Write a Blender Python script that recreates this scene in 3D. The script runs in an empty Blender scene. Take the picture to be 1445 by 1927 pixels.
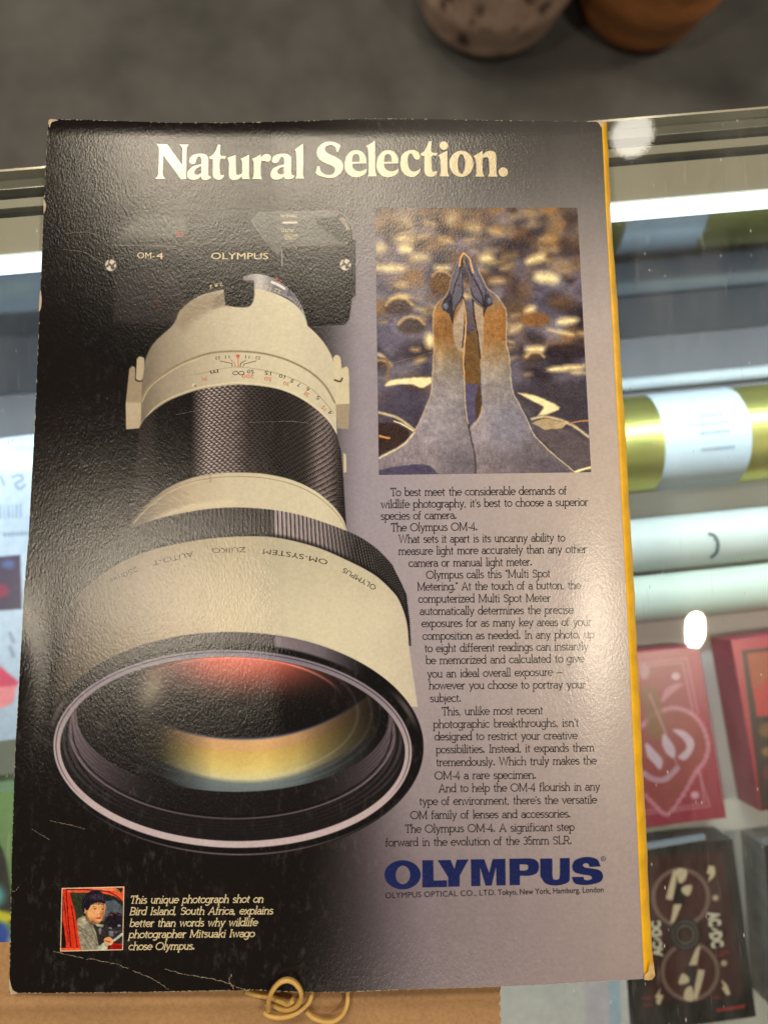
import bpy, bmesh, math, random
import numpy as np
from mathutils import Matrix, Vector

sc = bpy.context.scene
COL = sc.collection
rs = np.random.RandomState(7)
random.seed(7)

# ------------------------------------------------------------------ camera: a phone held 21 cm above a magazine, photo frame 1445 x 1927
PW, PH, FPX = 1445., 1927., 1340.
CAM = np.array([0.01209526, -0.02150016, 0.20833254])
ROT = np.array([[0.99978034, -0.01255703, 0.01678048], [-0.01051049, -0.99308539, -0.11692279], [0.01813265, 0.11672073, -0.99299923]])
cam_d = bpy.data.cameras.new('camera')
cam = bpy.data.objects.new('camera', cam_d)
COL.objects.link(cam)
sc.camera = cam
cam_d.sensor_fit = 'VERTICAL'
cam_d.sensor_height = 36.
cam_d.sensor_width = 36.
cam_d.lens = FPX / PH * 36.
cam_d.clip_start, cam_d.clip_end = .01, 60.
M = Matrix.Identity(4)
for r in range(3):
    M[r][0], M[r][1], M[r][2], M[r][3] = ROT[0][r], -ROT[1][r], -ROT[2][r], CAM[r]
cam.matrix_world = M
cam_d.dof.use_dof = True
cam_d.dof.focus_distance = .212
cam_d.dof.aperture_fstop = cam_d.lens / 3.0


def P(u, v, z):
    """point of the world at height z seen at photo position (u, v); arrays allowed"""
    u, v, z = np.broadcast_arrays(np.asarray(u, float), np.asarray(v, float), np.asarray(z, float))
    d = np.stack([(u - PW / 2) / FPX, (v - PH / 2) / FPX, np.ones_like(u)], -1) @ ROT
    s = (z - CAM[2]) / d[..., 2]
    return CAM + d * s[..., None]


# ------------------------------------------------------------------ light: the shop's warm ceiling lamps, added fill lamps, dim room round them
w = bpy.data.worlds.new('World')
sc.world = w
w.use_nodes = True
w.node_tree.nodes['Background'].inputs[0].default_value = (1., .86, .70, 1)
w.node_tree.nodes['Background'].inputs[1].default_value = .05

WARM = (1., .86, .66)


def lamp(name, loc, watt, size, color=WARM, target=(0, 0, 0), shape='DISK'):
    d = bpy.data.lights.new(name, 'AREA')
    d.shape = shape
    d.size = size
    d.energy = watt
    d.color = color
    o = bpy.data.objects.new(name, d)
    COL.objects.link(o)
    o.location = loc
    o.rotation_euler = (Vector(target) - Vector(loc)).to_track_quat('-Z', 'Y').to_euler()
    return o


def mirrored(u, v, h):
    """where a ceiling lamp at height h hangs for its reflection in the level counter to be seen at (u, v)"""
    p = P(u, v, 0.)
    d = p - CAM
    d[2] = -d[2]
    return p + d * (h / d[2])


lamp('ceiling_spot', mirrored(600, 290, 1.7), 14, .36)
lamp('ceiling_spot', mirrored(225, 290, 1.7), 14, .30)
lamp('ceiling_spot', mirrored(130, 1130, 1.7), 9, .15)
bulb = lamp('ceiling_spot', mirrored(1312, 1186, 1.7), 13, .085, WARM, (0, 0, 0), 'ELLIPSE')
bulb.data.size_y = .038
lamp('ceiling_spot', mirrored(1193, 248, 1.7), .55, .115, (1., .93, .80))
lamp('added_fill_lamp', (2.3, 1.0, 1.2), 23, .5)  # unseen fill lamps, added to lift the general light
lamp('added_fill_lamp', (-1.9, 1.2, 1.2), 16, .6)
lamp('added_fill_lamp', (.3, -1.9, 2.1), 22, .8, WARM, (.4, 1.0, -.6))  # added fill from behind the camera, aimed at the pots

sc.view_settings.view_transform = 'Standard'
sc.view_settings.look = 'None'
sc.view_settings.exposure = -.32
sc.view_settings.gamma = 1.
sc.view_settings.use_curve_mapping = False
sc.render.engine = 'CYCLES'
sc.cycles.sample_clamp_indirect = 1.5
sc.cycles.caustics_reflective = False
sc.cycles.caustics_refractive = False
sc.cycles.max_bounces = 8
sc.cycles.transparent_max_bounces = 12
# ------------------------------------------------------------------ printed pictures (ink values per mesh vertex)
def sm(a, b, x):
    t = np.clip((x - a) / (b - a), 0, 1)
    return t * t * (3 - 2 * t)


def lin(c):
    c = np.clip(np.asarray(c, float) / 255., 0, 1)
    return np.where(c <= 0.04045, c / 12.92, ((c + 0.055) / 1.055) ** 2.4)


def pts(s):
    """'x,y x,yc ...' -> list of (x, y, corner)"""
    o = []
    for w in s.split():
        c = w.endswith('c')
        x, y = (w[:-1] if c else w).split(',')
        o.append((float(x), float(y), c))
    return o


def smooth(s, closed=True, n=5):
    """smooth outline through the points, sharp at the corner marked ones"""
    p = pts(s) if isinstance(s, str) else s
    N = len(p)
    out = []
    for i in range(N if closed else N - 1):
        a, b = p[i], p[(i + 1) % N]
        pr = p[(i - 1) % N] if (closed or i > 0) else a
        nx = p[(i + 2) % N] if (closed or i + 2 < N) else b
        A, B = np.array(a[:2]), np.array(b[:2])
        ta = np.zeros(2) if a[2] else (B - np.array(pr[:2])) / 2
        tb = np.zeros(2) if b[2] else (np.array(nx[:2]) - A) / 2
        if a[2] and b[2]:
            out.append(A)
            continue
        if a[2]:
            ta = (B - A) * .8
        if b[2]:
            tb = (B - A) * .8
        d = np.linalg.norm(B - A)
        for t_, k in ((ta, 0), (tb, 1)):
            L = np.linalg.norm(t_)
            if L > d:
                t_ *= d / L
        for k in range(n):
            t = k / n
            out.append((2*t**3-3*t**2+1)*A + (t**3-2*t**2+t)*ta + (-2*t**3+3*t**2)*B + (t**3-t**2)*tb)
    if not closed:
        out.append(np.array(p[-1][:2]))
    return np.array(out)


class Art:
    """colours laid on a set of sample points (X, Y)"""
    def __init__(s, X, Y, k=1., ox=0., oy=0.):
        s.X = X.ravel().astype(np.float32)
        s.Y = Y.ravel().astype(np.float32)
        s.C = np.zeros((s.X.size, 3), np.float32)
        s.order = None

    def sub(s, x0, y0, x1, y1):
        return np.nonzero((s.X > x0) & (s.X < x1) & (s.Y > y0) & (s.Y < y1))[0]

    def put(s, idx, m, col):
        if callable(col):
            col = col(s.X[idx], s.Y[idx])
        col = np.asarray(col, np.float32)
        s.C[idx] += (col - s.C[idx]) * m[:, None].astype(np.float32)

    def sd(s, P, idx):
        x, y = s.X[idx], s.Y[idx]
        d2 = np.full(x.size, 1e12, np.float32)
        ins = np.zeros(x.size, bool)
        n = len(P)
        for i in range(n):
            ax, ay = P[i]
            bx, by = P[(i + 1) % n]
            ex, ey = bx - ax, by - ay
            L = ex * ex + ey * ey + 1e-9
            t = np.clip(((x - ax) * ex + (y - ay) * ey) / L, 0, 1)
            dx, dy = x - ax - t * ex, y - ay - t * ey
            np.minimum(d2, dx * dx + dy * dy, out=d2)
            if ay != by:
                c = ((ay > y) != (by > y))
                ins ^= c & (x < ex * (y - ay) / (by - ay + (1e-12)) + ax)
        d = np.sqrt(d2)
        return np.where(ins, -d, d)

    def poly(s, P, col, soft=1.2, a=1.):
        if isinstance(P, str):
            P = smooth(P)
        P = np.asarray(P, float)
        m = soft + 1
        idx = s.sub(P[:, 0].min() - m, P[:, 1].min() - m, P[:, 0].max() + m, P[:, 1].max() + m)
        if idx.size:
            s.put(idx, a * np.clip(.5 - s.sd(P, idx) / soft, 0, 1), col)

    def line(s, P, w, col, soft=1.2, a=1.):
        if isinstance(P, str):
            P = smooth(P, closed=False)
        P = np.asarray(P, float)
        m = w + soft + 1
        idx = s.sub(P[:, 0].min() - m, P[:, 1].min() - m, P[:, 0].max() + m, P[:, 1].max() + m)
        if not idx.size:
            return
        x, y = s.X[idx], s.Y[idx]
        d2 = np.full(x.size, 1e12, np.float32)
        for (ax, ay), (bx, by) in zip(P[:-1], P[1:]):
            ex, ey = bx - ax, by - ay
            t = np.clip(((x - ax) * ex + (y - ay) * ey) / (ex * ex + ey * ey + 1e-9), 0, 1)
            np.minimum(d2, (x - ax - t * ex) ** 2 + (y - ay - t * ey) ** 2, out=d2)
        s.put(idx, a * np.clip(.5 - (np.sqrt(d2) - w / 2) / soft, 0, 1), col)

    def esd(s, idx, cx, cy, a, b, rot=0.):
        c, n = math.cos(rot), math.sin(rot)
        dx, dy = s.X[idx] - cx, s.Y[idx] - cy
        u, v = dx * c + dy * n, -dx * n + dy * c
        r = np.sqrt((u / a) ** 2 + (v / b) ** 2) + 1e-6
        g = np.sqrt((u / a / a) ** 2 + (v / b / b) ** 2) / r + 1e-9
        return (r - 1) / g

    def ell(s, cx, cy, a, b, col, soft=1.2, al=1., rot=0.):
        R = max(a, b) + soft + 1
        idx = s.sub(cx - R, cy - R, cx + R, cy + R)
        if idx.size:
            s.put(idx, al * np.clip(.5 - s.esd(idx, cx, cy, a, b, rot) / soft, 0, 1), col)

    def ring(s, cx, cy, a, b, w, col, soft=1.2, al=1., rot=0.):
        R = max(a, b) + w + soft + 1
        idx = s.sub(cx - R, cy - R, cx + R, cy + R)
        m = np.clip(.5 - (np.abs(s.esd(idx, cx, cy, a, b, rot)) - w / 2) / soft, 0, 1)
        if callable(al):
            m = m * al(s.X[idx], s.Y[idx])
            al = 1.
        s.put(idx, m * al, col)


def ramp(x, xs, cs):
    cs = np.asarray(cs, float)
    return np.stack([np.interp(x, xs, cs[:, k]) for k in range(3)], -1)


YB = [230, 320, 400, 480, 600, 900, 1250, 1500, 1650, 1850]
CL = [(58, 54, 50), (76, 71, 68), (100, 94, 92), (126, 116, 118), (150, 137, 142), (152, 139, 146), (152, 138, 142), (134, 119, 124), (116, 101, 108), (102, 89, 96)]
CR = [(70, 64, 60), (96, 88, 83), (128, 118, 112), (152, 138, 132), (180, 161, 152), (190, 168, 152), (180, 160, 148), (166, 148, 140), (156, 138, 132), (150, 131, 126)]  # print tones, with the weaker light at the page's foot painted in
BLK = np.array((24, 20, 18.))


def backdrop(x, y):
    """the page's printed ground: black at left running into mauve and warm grey at right"""
    a, b = ramp(y, YB, CL), ramp(y, YB, CR)
    t = np.clip((x - 680) / 480, 0, 1)[..., None]
    c = a * (1 - t) + b * t
    x0 = np.interp(y, [230, 450, 1000, 1500, 1850], [470, 560, 560, 570, 540])
    x1 = np.interp(y, [230, 450, 1000, 1500, 1850], [790, 690, 690, 800, 830])
    m = np.clip((x - x0) / (x1 - x0), 0, 1)
    m = (m * m * (3 - 2 * m))[..., None]
    return BLK * (1 - m) + c * m


def curve_y(s):
    p = smooth(s, closed=False)
    o = np.argsort(p[:, 0])
    return p[o, 0], p[o, 1]


KT = '262,806 272,789 290,773 321,753 373,734 415,727 449,724 494,727 532,735 567,751 598,773 622,798 634,818'          # top of the knurled grip
KB = '244,990 255,972 283,943 316,918 359,900 406,891 452,889 499,892 549,903 592,923 625,950 645,976 652,995'      # its foot
RT = '141,1085 170,1052 200,1026 240,1000 283,981 333,968 383,959 432,955 476,956 525,961 572,971 615,985 652,999 683,1014 714,1037 743,1069 754,1088 762,1105 767,1149 770,1171 771,1214'
RB = '110,1160 141,1126 172,1097 223,1061 285,1035 362,1018 438,1010 515,1011 590,1028 648,1052 706,1083 743,1118 754,1137 763,1163 767,1185 769,1214'


def camera_picture(A):
    """the printed camera with its long white lens"""
    A.C[:] = backdrop(A.X, A.Y)
    rnd = np.random.RandomState(4)
    body = (21, 18, 17)
    A.poly('150,470c 205,455c 214,430c 262,402c 470,396c 560,392c 640,394c 664,432c 663,449c 669,452c 669,556c 662,562 657,600 648,611c 578,616c 400,700c 150,700c', body, 1.5)
    A.poly('205,452c 214,424c 262,398c 470,394c 520,462c 330,464c 210,464c', (50, 46, 43), 5, .9)  # whole top plate greyed: sheen on the page painted into the ink
    # prism and shoulder planes of the top plate, page glare painted in as paler grey
    A.poly('472,415c 485,398c 640,395c 660,432c 655,460c 530,466c 524,480c 492,440c', (88, 84, 79), 2)
    A.line('474,416 490,440 512,468 526,480', 1.6, (120, 112, 104), 1.4)
    A.poly('236,428c 262,410 300,408 350,412c 350,446c 220,452c', (92, 87, 80), 12, .85)
    A.line('212,461 300,463 330,464', 2.2, (104, 92, 80), 1.5, .8)
    A.line('540,461 600,463 655,462', 1.8, (84, 76, 68), 1.5, .8)
    A.line('212,466 330,467', 1.2, (84, 74, 66), 1.2, .7)
    A.poly('590,397c 640,394c 664,434c 659,452c 640,456c 620,440c 595,420c', (40, 37, 35), 1.5)
    for k in range(15):
        t = k / 14
        x, y = 632 + 22 * math.sin(t * 1.5), 404 + 34 * t
        A.line([(x, y), (x + 9 - 5 * t, y - 2 + 3 * t)], 1.5, (178, 160, 134) if 2 < k < 12 else (90, 80, 68), 1.1)
    A.line('634,396 650,408 663,432 664,450', 1.6, (120, 112, 108), 1.2)
    A.ell(612, 402, 26, 8, (96, 90, 84), 4)
    A.poly('214,508c 330,506c 345,560c 330,610c 216,606c', (44, 37, 37), 10, .9)
    A.line('598,476 660,478', 1.2, (52, 47, 46), 2)
    A.line('578,616 640,610 656,598 662,564', 1.5, (70, 62, 62), 2.5, .7)
    A.poly('590,480c 656,482c 655,596c 590,604c', (33, 29, 28), 6, .9)
    A.line('530,469 531,486 531,500', 1.8, (160, 150, 142), 1.2)
    A.line('660,452 664,470 665,560', 1.5, (66, 60, 62), 1.5)
    A.line('533,419 558,418.5', 3.4, (208, 190, 158), 1.2)
    for x, y in ((209, 499), (650, 498)):
        A.ell(x, y, 10.5, 11, (206, 186, 168), 2)
        A.line([(x - 8, y + 3), (x - 2, y - 2), (x + 2, y + 2), (x + 8, y - 4)], 3, (48, 40, 36), 2)
        A.ell(x + 4, y + 5, 4, 3, (70, 60, 54), 3)
        A.line([(x - 2, y - 10), (x - 4, y - 4)], 2.4, (60, 50, 46), 2)
    A.ell(338, 441, 7, 5, (150, 60, 50), 3, .8)
    A.line('318,446 328,436 350,430', 1.6, (130, 116, 96), 1.5, .7)
    A.ell(300, 572, 8, 6, (60, 34, 28), 4)
    # aperture ring and the clip in front of it
    A.poly('458,520c 480,515 503,519 528,531 550,549 566,572 576,600 579,617 574,617c 569,592 555,571 534,558 505,549 478,546 458,549c',
           lambda x, y: ramp(x, [458, 490, 520, 545, 580], [(120, 112, 108), (188, 178, 172), (104, 97, 106), (128, 118, 128), (170, 156, 156)]), 1.4)
    for k in range(9):
        t = k / 8
        x, y = 541 + 24 * t, 556 + 28 * t * t
        A.line([(x, y), (x + 5, y - 17 + 4 * t)], 1.5, (28, 25, 28), 1)
    A.line('512,531 524,536 535,543', 5, (216, 206, 190), 1.2)
    # upper white barrel
    def white(x, y):
        u = (x - 264) / 368.
        return ramp(u, [0, .12, .3, .5, .75, 1], [(112, 98, 82), (146, 130, 110), (180, 163, 138), (200, 184, 156), (209, 194, 164), (198, 183, 156)])
    A.poly('264,805c 266,742 271,694 278,666 293,642 326,611 338,586c 356,569 383,554 420,545c 480,543c 501,547 529,557 553,571 567,586 575,600c 578,612c 598,631 613,650 624,670 629,690 632,742 634,820c 622,798 598,773 567,751 532,735 494,727 449,724 415,727 373,734 321,753 290,773c',
           white, 1.6)
    A.poly('330,606c 346,574 384,552 430,544c 440,560c 400,580 370,600 345,622c', (128, 110, 90), 18, .55)
    A.poly('340,600c 356,572 420,552c 480,552c 470,572c 400,580c', (150, 130, 106), 10, .5)
    A.poly('420,528c 478,528c 478,560 470,576 448,578 424,574c', (20, 17, 16), 3)
    A.poly('404,560c 420,552c 424,574c 400,582c', (120, 102, 84), 6, .6)
    A.line('452,546 466,548 474,540', 2, (74, 66, 66), 3, .8)
    # step and scale rings
    A.line('267,752 280,727 304,706 345,682 394,665 442,661 494,665 539,677 581,698 612,726 630,758', 3.4, (140, 118, 92), 2)
    A.line('268,756 281,731 305,710 345,686 380,673', 2, (206, 186, 150), 2, .7)
    A.line('330,709 373,704 439,691 498,697 546,711 581,728 608,753 628,778', 1.4, (158, 138, 112), 1.4, .9)
    A.line('264,800 290,769 321,749 373,730 415,723 449,720 494,723 532,731 567,747 598,769 622,794 633,814', 1.6, (226, 208, 172), 1.5, .8)
    A.ell(366, 725, 4, 3, (214, 196, 160), 1.5)
    A.ell(368, 726, 3, 2.4, (140, 120, 96), 1.5)
    # strap lugs
    A.poly('258,676c 263,671 272,675 271,700 268,716c 256,716c', (176, 156, 128), 1.6)
    A.poly('244,694c 250,689 255,692c 255,716c 268,718c 265,806c 238,808c 237,760c', lambda x, y: ramp(y, [690, 755, 760, 808], [(152, 132, 106), (150, 130, 106), (180, 160, 130), (172, 152, 126)]), 1.6)
    A.line('256,714 262,718 268,716', 2.4, (50, 40, 32), 1.5)
    A.poly('627,674c 632,668 640,672 643,694c 652,690 656,696 658,760c 632,762c', (206, 188, 154), 1.6)
    A.poly('633,761c 658,760c 656,808c 635,806c', (160, 140, 116), 1.6)
    A.line('630,715 640,718 644,712', 3, (58, 48, 38), 1.5)
    A.poly('646,852c 651,856 652,888c 647,890c', (196, 178, 146), 1.5)
    # knurled grip
    kx, ky = curve_y(KT)
    bx, by = curve_y(KB)
    P = np.array(list(zip(kx, ky)) + [(642, 850), (646, 900), (649, 950), (652, 995)] + list(zip(bx[::-1], by[::-1])) + [(250, 930), (258, 860)])

    def knurl(x, y):
        w = np.interp(y, [790, 990], [372, 400])
        cx = np.interp(y, [790, 990], [449, 452])
        th = np.arcsin(np.clip((x - cx) / (w / 2), -.995, .995))
        v = y - np.interp(x, kx, ky)
        a = th * 200 / 11.
        b = v / 9.2
        f1, f2 = (a + b) % 1., (a - b) % 1.
        cell = np.clip(.5 + 1.1 * ((a % 1.) - .5) * np.where(((a + b).astype(int) % 2) == 0, 1, -1), 0, 1)
        facet = np.where(f1 > f2, 1., .34)
        groove = np.minimum(np.minimum(f1, 1 - f1), np.minimum(f2, 1 - f2))
        facet = facet * (.25 + .75 * sm(.02, .16, groove))
        lite = np.interp(x, [255, 285, 300, 360, 372, 392, 440, 470, 520, 572, 600, 618, 634, 650],
                         [.2, .2, .05, .04, .55, 1.0, .74, .30, .16, .3, .78, .74, .42, .10])
        lite = lite * np.interp(x, [0, 480, 560, 600, 700], [1, 1, .8, 1, 1])
        g = (facet * lite)[:, None]
        line = ((1 - sm(.0, .12, np.minimum(f2, 1 - f2))) * .28 * np.interp(x, [400, 470, 560, 640], [0, 1, 1, 0]))[:, None]
        return np.array((24, 20, 19.)) + g * np.array((168, 150, 144.)) + line * np.array((150, 130, 112.))
    A.poly(P, knurl, 1.6)
    # lower white neck
    rx, ry = curve_y(RT)
    sel = (rx > 225) & (rx < 655)
    N = list(zip(bx, by)) + list(zip(rx[sel][::-1], ry[sel][::-1] + 3))
    def neck(x, y):
        return ramp(x, [225, 262, 300, 360, 430, 520, 600, 655], [(44, 37, 30), (92, 78, 62), (134, 116, 94), (176, 156, 128), (194, 177, 149), (202, 186, 157), (208, 193, 164), (200, 184, 156)])
    A.poly(N, neck, 1.8)
    A.line(np.stack([bx, by + 8], 1)[4:-2], 1.7, (146, 126, 100), 1.6, .9)
    A.line(np.stack([bx, by + 10], 1)[4:-2], 1.4, (218, 200, 166), 1.6, .5)
    A.poly('283,980c 330,958 390,944 440,940 440,952 383,957 333,966c', (214, 194, 160), 8, .5)
    A.line('395,888 396,906', 3, (130, 112, 90), 3, .5)
    # ribbed black ring
    qx, qy = curve_y(RB)
    P = list(zip(rx, ry)) + list(zip(qx[::-1], qy[::-1]))
    def ribs(x, y):
        xs = x.astype(float).copy()
        for _ in range(14):
            xs = .5 * xs + .5 * (x - np.interp(xs, [150, 440, 590, 660, 760], [-.22, .0, .05, .2, .3]) * (y - np.interp(xs, rx, ry)))
        th = np.arcsin(np.clip((xs - 440) / 332., -.999, .999))
        p = (th * 332 / 8.3) % 1.
        d = y - np.interp(xs, rx, ry)
        h = np.interp(x, qx, qy) - np.interp(xs, rx, ry)
        rib = sm(.12, .26, p) * (1 - sm(.80, .96, p))
        edge = np.exp(-((p - .82) / .1) ** 2)
        li = np.interp(x, [150, 280, 420, 510, 520, 600, 640, 670, 720, 770], [.08, .18, .26, .32, 1., .86, .6, .12, .05, .12])
        ei = np.interp(x, [150, 260, 430, 510, 640, 680, 740, 770], [.10, .26, .30, .16, .1, .62, .5, .3])
        foot = sm(1.0, .80, d / np.maximum(h, 1))
        g = ((rib * li + edge * ei) * (.15 + .85 * foot))[:, None]
        return np.array((25, 22, 21.)) + g * np.array((140, 126, 124.))
    A.poly(P, ribs, 1.8)
    for k in range(26):
        t = k / 25
        A.ell(np.interp(t, [0, .5, 1], [763, 769, 772]), 1118 + 96 * t, 2.2, 1.5, (20, 18, 18), 1)
    # white hood
    P = list(zip(qx, qy)) + [(776, 1262), (786, 1330), (760, 1330), (600, 1230), (300, 1230), (120, 1340), (100, 1330), (104, 1290), (107, 1240)]
    def hood(x, y):
        c = ramp(x, [100, 130, 180, 260, 340, 430, 505, 545, 620, 720, 790],
                 [(40, 33, 28), (66, 55, 45), (92, 78, 62), (128, 110, 88), (160, 140, 112), (186, 166, 134), (190, 173, 145), (205, 190, 161), (209, 193, 163), (205, 188, 160), (192, 175, 152)])
        return c * (1 - .10 * sm(1180, 1020, y))[:, None]
    A.poly(P, hood, 1.8)
    A.poly('125,1150c 152,1130c 118,1230 104,1310 98,1330c 100,1250 108,1190c', (30, 25, 22), 10, .7)
    # front of the lens: black rim, bright rings, inner cone, glass
    cr = .026
    A.ell(442, 1400, 355, 210.5, (22, 19, 19), 1.6, rot=cr)
    A.ring(442, 1400, 352, 208, 2.4, (120, 104, 108), 2.2, al=lambda x, y: sm(1440, 1560, y) * np.exp(-((x - 430) / 230.) ** 2) * .9, rot=cr)
    def rimtop(x, y):
        return sm(1330, 1240, y) * np.interp(x, [90, 300, 515, 520, 600, 690], [.12, .22, .42, 1., .8, 0]) 
    A.ring(442, 1398, 343, 198, 22, (128, 114, 120), 5, al=rimtop, rot=cr)
    A.ring(442, 1403, 347, 204, 9, (96, 82, 82), 5, al=lambda x, y: sm(1290, 1335, y) * sm(1385, 1330, y) * .8, rot=cr)
    A.ell(438, 1409, 338, 188, (27, 23, 23), 1.6, rot=cr)
    def pink(x, y):
        return ramp(y, [1225, 1300, 1400, 1520, 1600], [(122, 112, 124), (132, 118, 126), (168, 148, 150), (182, 160, 160), (188, 166, 166)])
    A.ring(438, 1409, 330.5, 180, 12.5, pink, 1.6, rot=cr)
    A.ring(438, 1409, 332, 181.5, 1.8, (52, 44, 46), 1.6, al=lambda x, y: sm(1520, 1430, y) * .9, rot=cr)
    A.ring(438, 1409, 323.4, 173.4, 2, (196, 174, 170), 1.6, al=lambda x, y: sm(1420, 1330, y), rot=cr)
    A.ell(438, 1409, 322, 172.5, (29, 25, 25), 1.6, rot=cr)
    def grooves(x, y):
        r = np.sqrt(((x - 437) / 315.) ** 2 + ((y - 1390) / 170.) ** 2)
        g = .5 + .5 * np.sin(r * 170.)
        side = np.abs(x - 437) / 310.
        return np.array((27, 23, 23.)) + (g * (5 + 30 * side ** 4))[:, None] * np.array((1, .9, .95))
    A.ell(438, 1402, 319, 166, grooves, 4, rot=cr)
    # violet cone showing at both sides
    def cone(x, y):
        side = np.abs(x - 438) / 305.
        g = .86 + .14 * np.sin(np.sqrt(((x - 437) / 300.) ** 2 + ((y - 1350) / 160.) ** 2) * 260)
        k = np.clip((side - .42) / .58, 0, 1) ** 1.5
        k = k * np.where(x < 438, .92, .8)
        return np.array((27, 23, 23.)) + (k * g)[:, None] * np.array((92, 78, 86.))
    idx = A.sub(60, 1200, 820, 1620)
    dd = np.maximum(A.esd(idx, 437, 1374, 306, 166, cr * .5), A.esd(idx, 438, 1409, 322, 172.5, cr))
    A.put(idx, np.clip(.5 - dd / 2., 0, 1), cone(A.X[idx], A.Y[idx]))
    A.ring(437, 1374, 306.5, 166.5, 2.4, (134, 114, 114), 1.8, al=lambda x, y: sm(1352, 1420, y) * (.55 + .3 * (np.abs(x - 437) / 300)), rot=cr * .5)
    A.ring(437, 1374, 300, 162, 2.8, (20, 17, 18), 2, al=lambda x, y: sm(1350, 1390, y) * .9, rot=cr * .5)
    # glass with its coloured reflections
    idx = A.sub(120, 1215, 780, 1505)
    d = A.esd(idx, 438, 1348, 293, 142, cr * .5)
    d2 = A.esd(idx, 438, 1409, 322, 172.5, cr)
    x, y = A.X[idx], A.Y[idx]
    c = np.tile(np.array((22., 19., 18.)), (x.size, 1))
    top = 1409 - 172.5 * np.sqrt(np.clip(1 - ((x - 438) / 322.) ** 2, 0, 1))
    red = np.exp(-np.abs((x - 455) / 150.) ** 3) * sm(1335, 1228, y + .0009 * (x - 450) ** 2) * 1.05
    c += red[:, None] * np.array((162, 70, 54.))
    wine = np.exp(-np.abs((x - 500) / 190.) ** 4) * sm(1345, 1262, y) * .3
    c += wine[:, None] * np.array((70, 30, 26.))
    up = 1390 - 62 * (np.abs(x - 455) / 210.) ** 2.2
    lo = 1466 - 60 * (np.abs(x - 462) / 200.) ** 2.0
    v = (y - up) / np.maximum(lo - up, 8)
    band = ramp(v, [0, .06, .30, .36, .75, 1., 1.12, 1.45, 1.6],
                [(90, 90, 110), (210, 160, 112), (208, 160, 104), (206, 168, 92), (216, 188, 112), (210, 196, 144), (112, 118, 118), (96, 106, 112), (40, 46, 48)])
    bm = sm(-.05, .03, v) * sm(1.62, 1.42, v)
    bm = bm * np.interp(x, [250, 300, 345, 400, 500, 560, 600, 640, 680, 715], [0, .12, .5, .95, 1., .82, .52, .3, .14, 0])
    c = c * (1 - bm[:, None]) + band * bm[:, None]
    blob = np.exp(-(((x - 286 + .25 * (y - 1290)) / 26.) ** 2) - ((y - 1296) / 40.) ** 2)
    c += blob[:, None] * np.array((88, 80, 66.))
    arc = np.abs(np.sqrt(((x - 437) / 212.) ** 2 + ((y - 1330) / 92.) ** 2) - 1) * 92
    c += (np.exp(-(arc / 1.6) ** 2) * sm(1320, 1270, y) * np.interp(x, [200, 300, 520, 560, 625, 660], [.1, .3, .5, 1, .7, 0]))[:, None] * np.array((92, 60, 56.))
    for rr, cc in ((236, .35), (262, .3), (278, .22)):
        arc = np.abs(np.sqrt(((x - 437) / rr) ** 2 + ((y - 1342) / (rr * .52)) ** 2) - 1) * rr * .5
        c += (np.exp(-(arc / 1.6) ** 2) * cc * np.interp(np.abs(x - 437), [60, 180, 280], [0, 1, .7]))[:, None] * np.array((56, 52, 56.))
    A.put(idx, np.clip(.5 - np.maximum(d, d2) / 1.6, 0, 1), c)
    idx = A.sub(60, 200, 830, 1650)
    A.C[idx] = np.clip(A.C[idx] + rnd.normal(0, 2.0, (idx.size, 1)), 6, 255)


def vnoise(x, y, seed=0):
    """smooth value noise, 0..1"""
    r = np.random.RandomState(seed).rand(64, 64)
    xi, yi = np.floor(x).astype(int), np.floor(y).astype(int)
    fx, fy = x - xi, y - yi
    fx, fy = fx * fx * (3 - 2 * fx), fy * fy * (3 - 2 * fy)
    g = lambda a, b: r[b % 64, a % 64]
    return (g(xi, yi) * (1 - fx) + g(xi + 1, yi) * fx) * (1 - fy) + (g(xi, yi + 1) * (1 - fx) + g(xi + 1, yi + 1) * fx) * fy


def fbm(x, y, seed=0, n=4):
    o, a, t = 0., 1., 0.
    for k in range(n):
        o = o + a * vnoise(x * 2 ** k, y * 2 ** k, seed + k)
        t += a
        a *= .6
    return o / t


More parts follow.
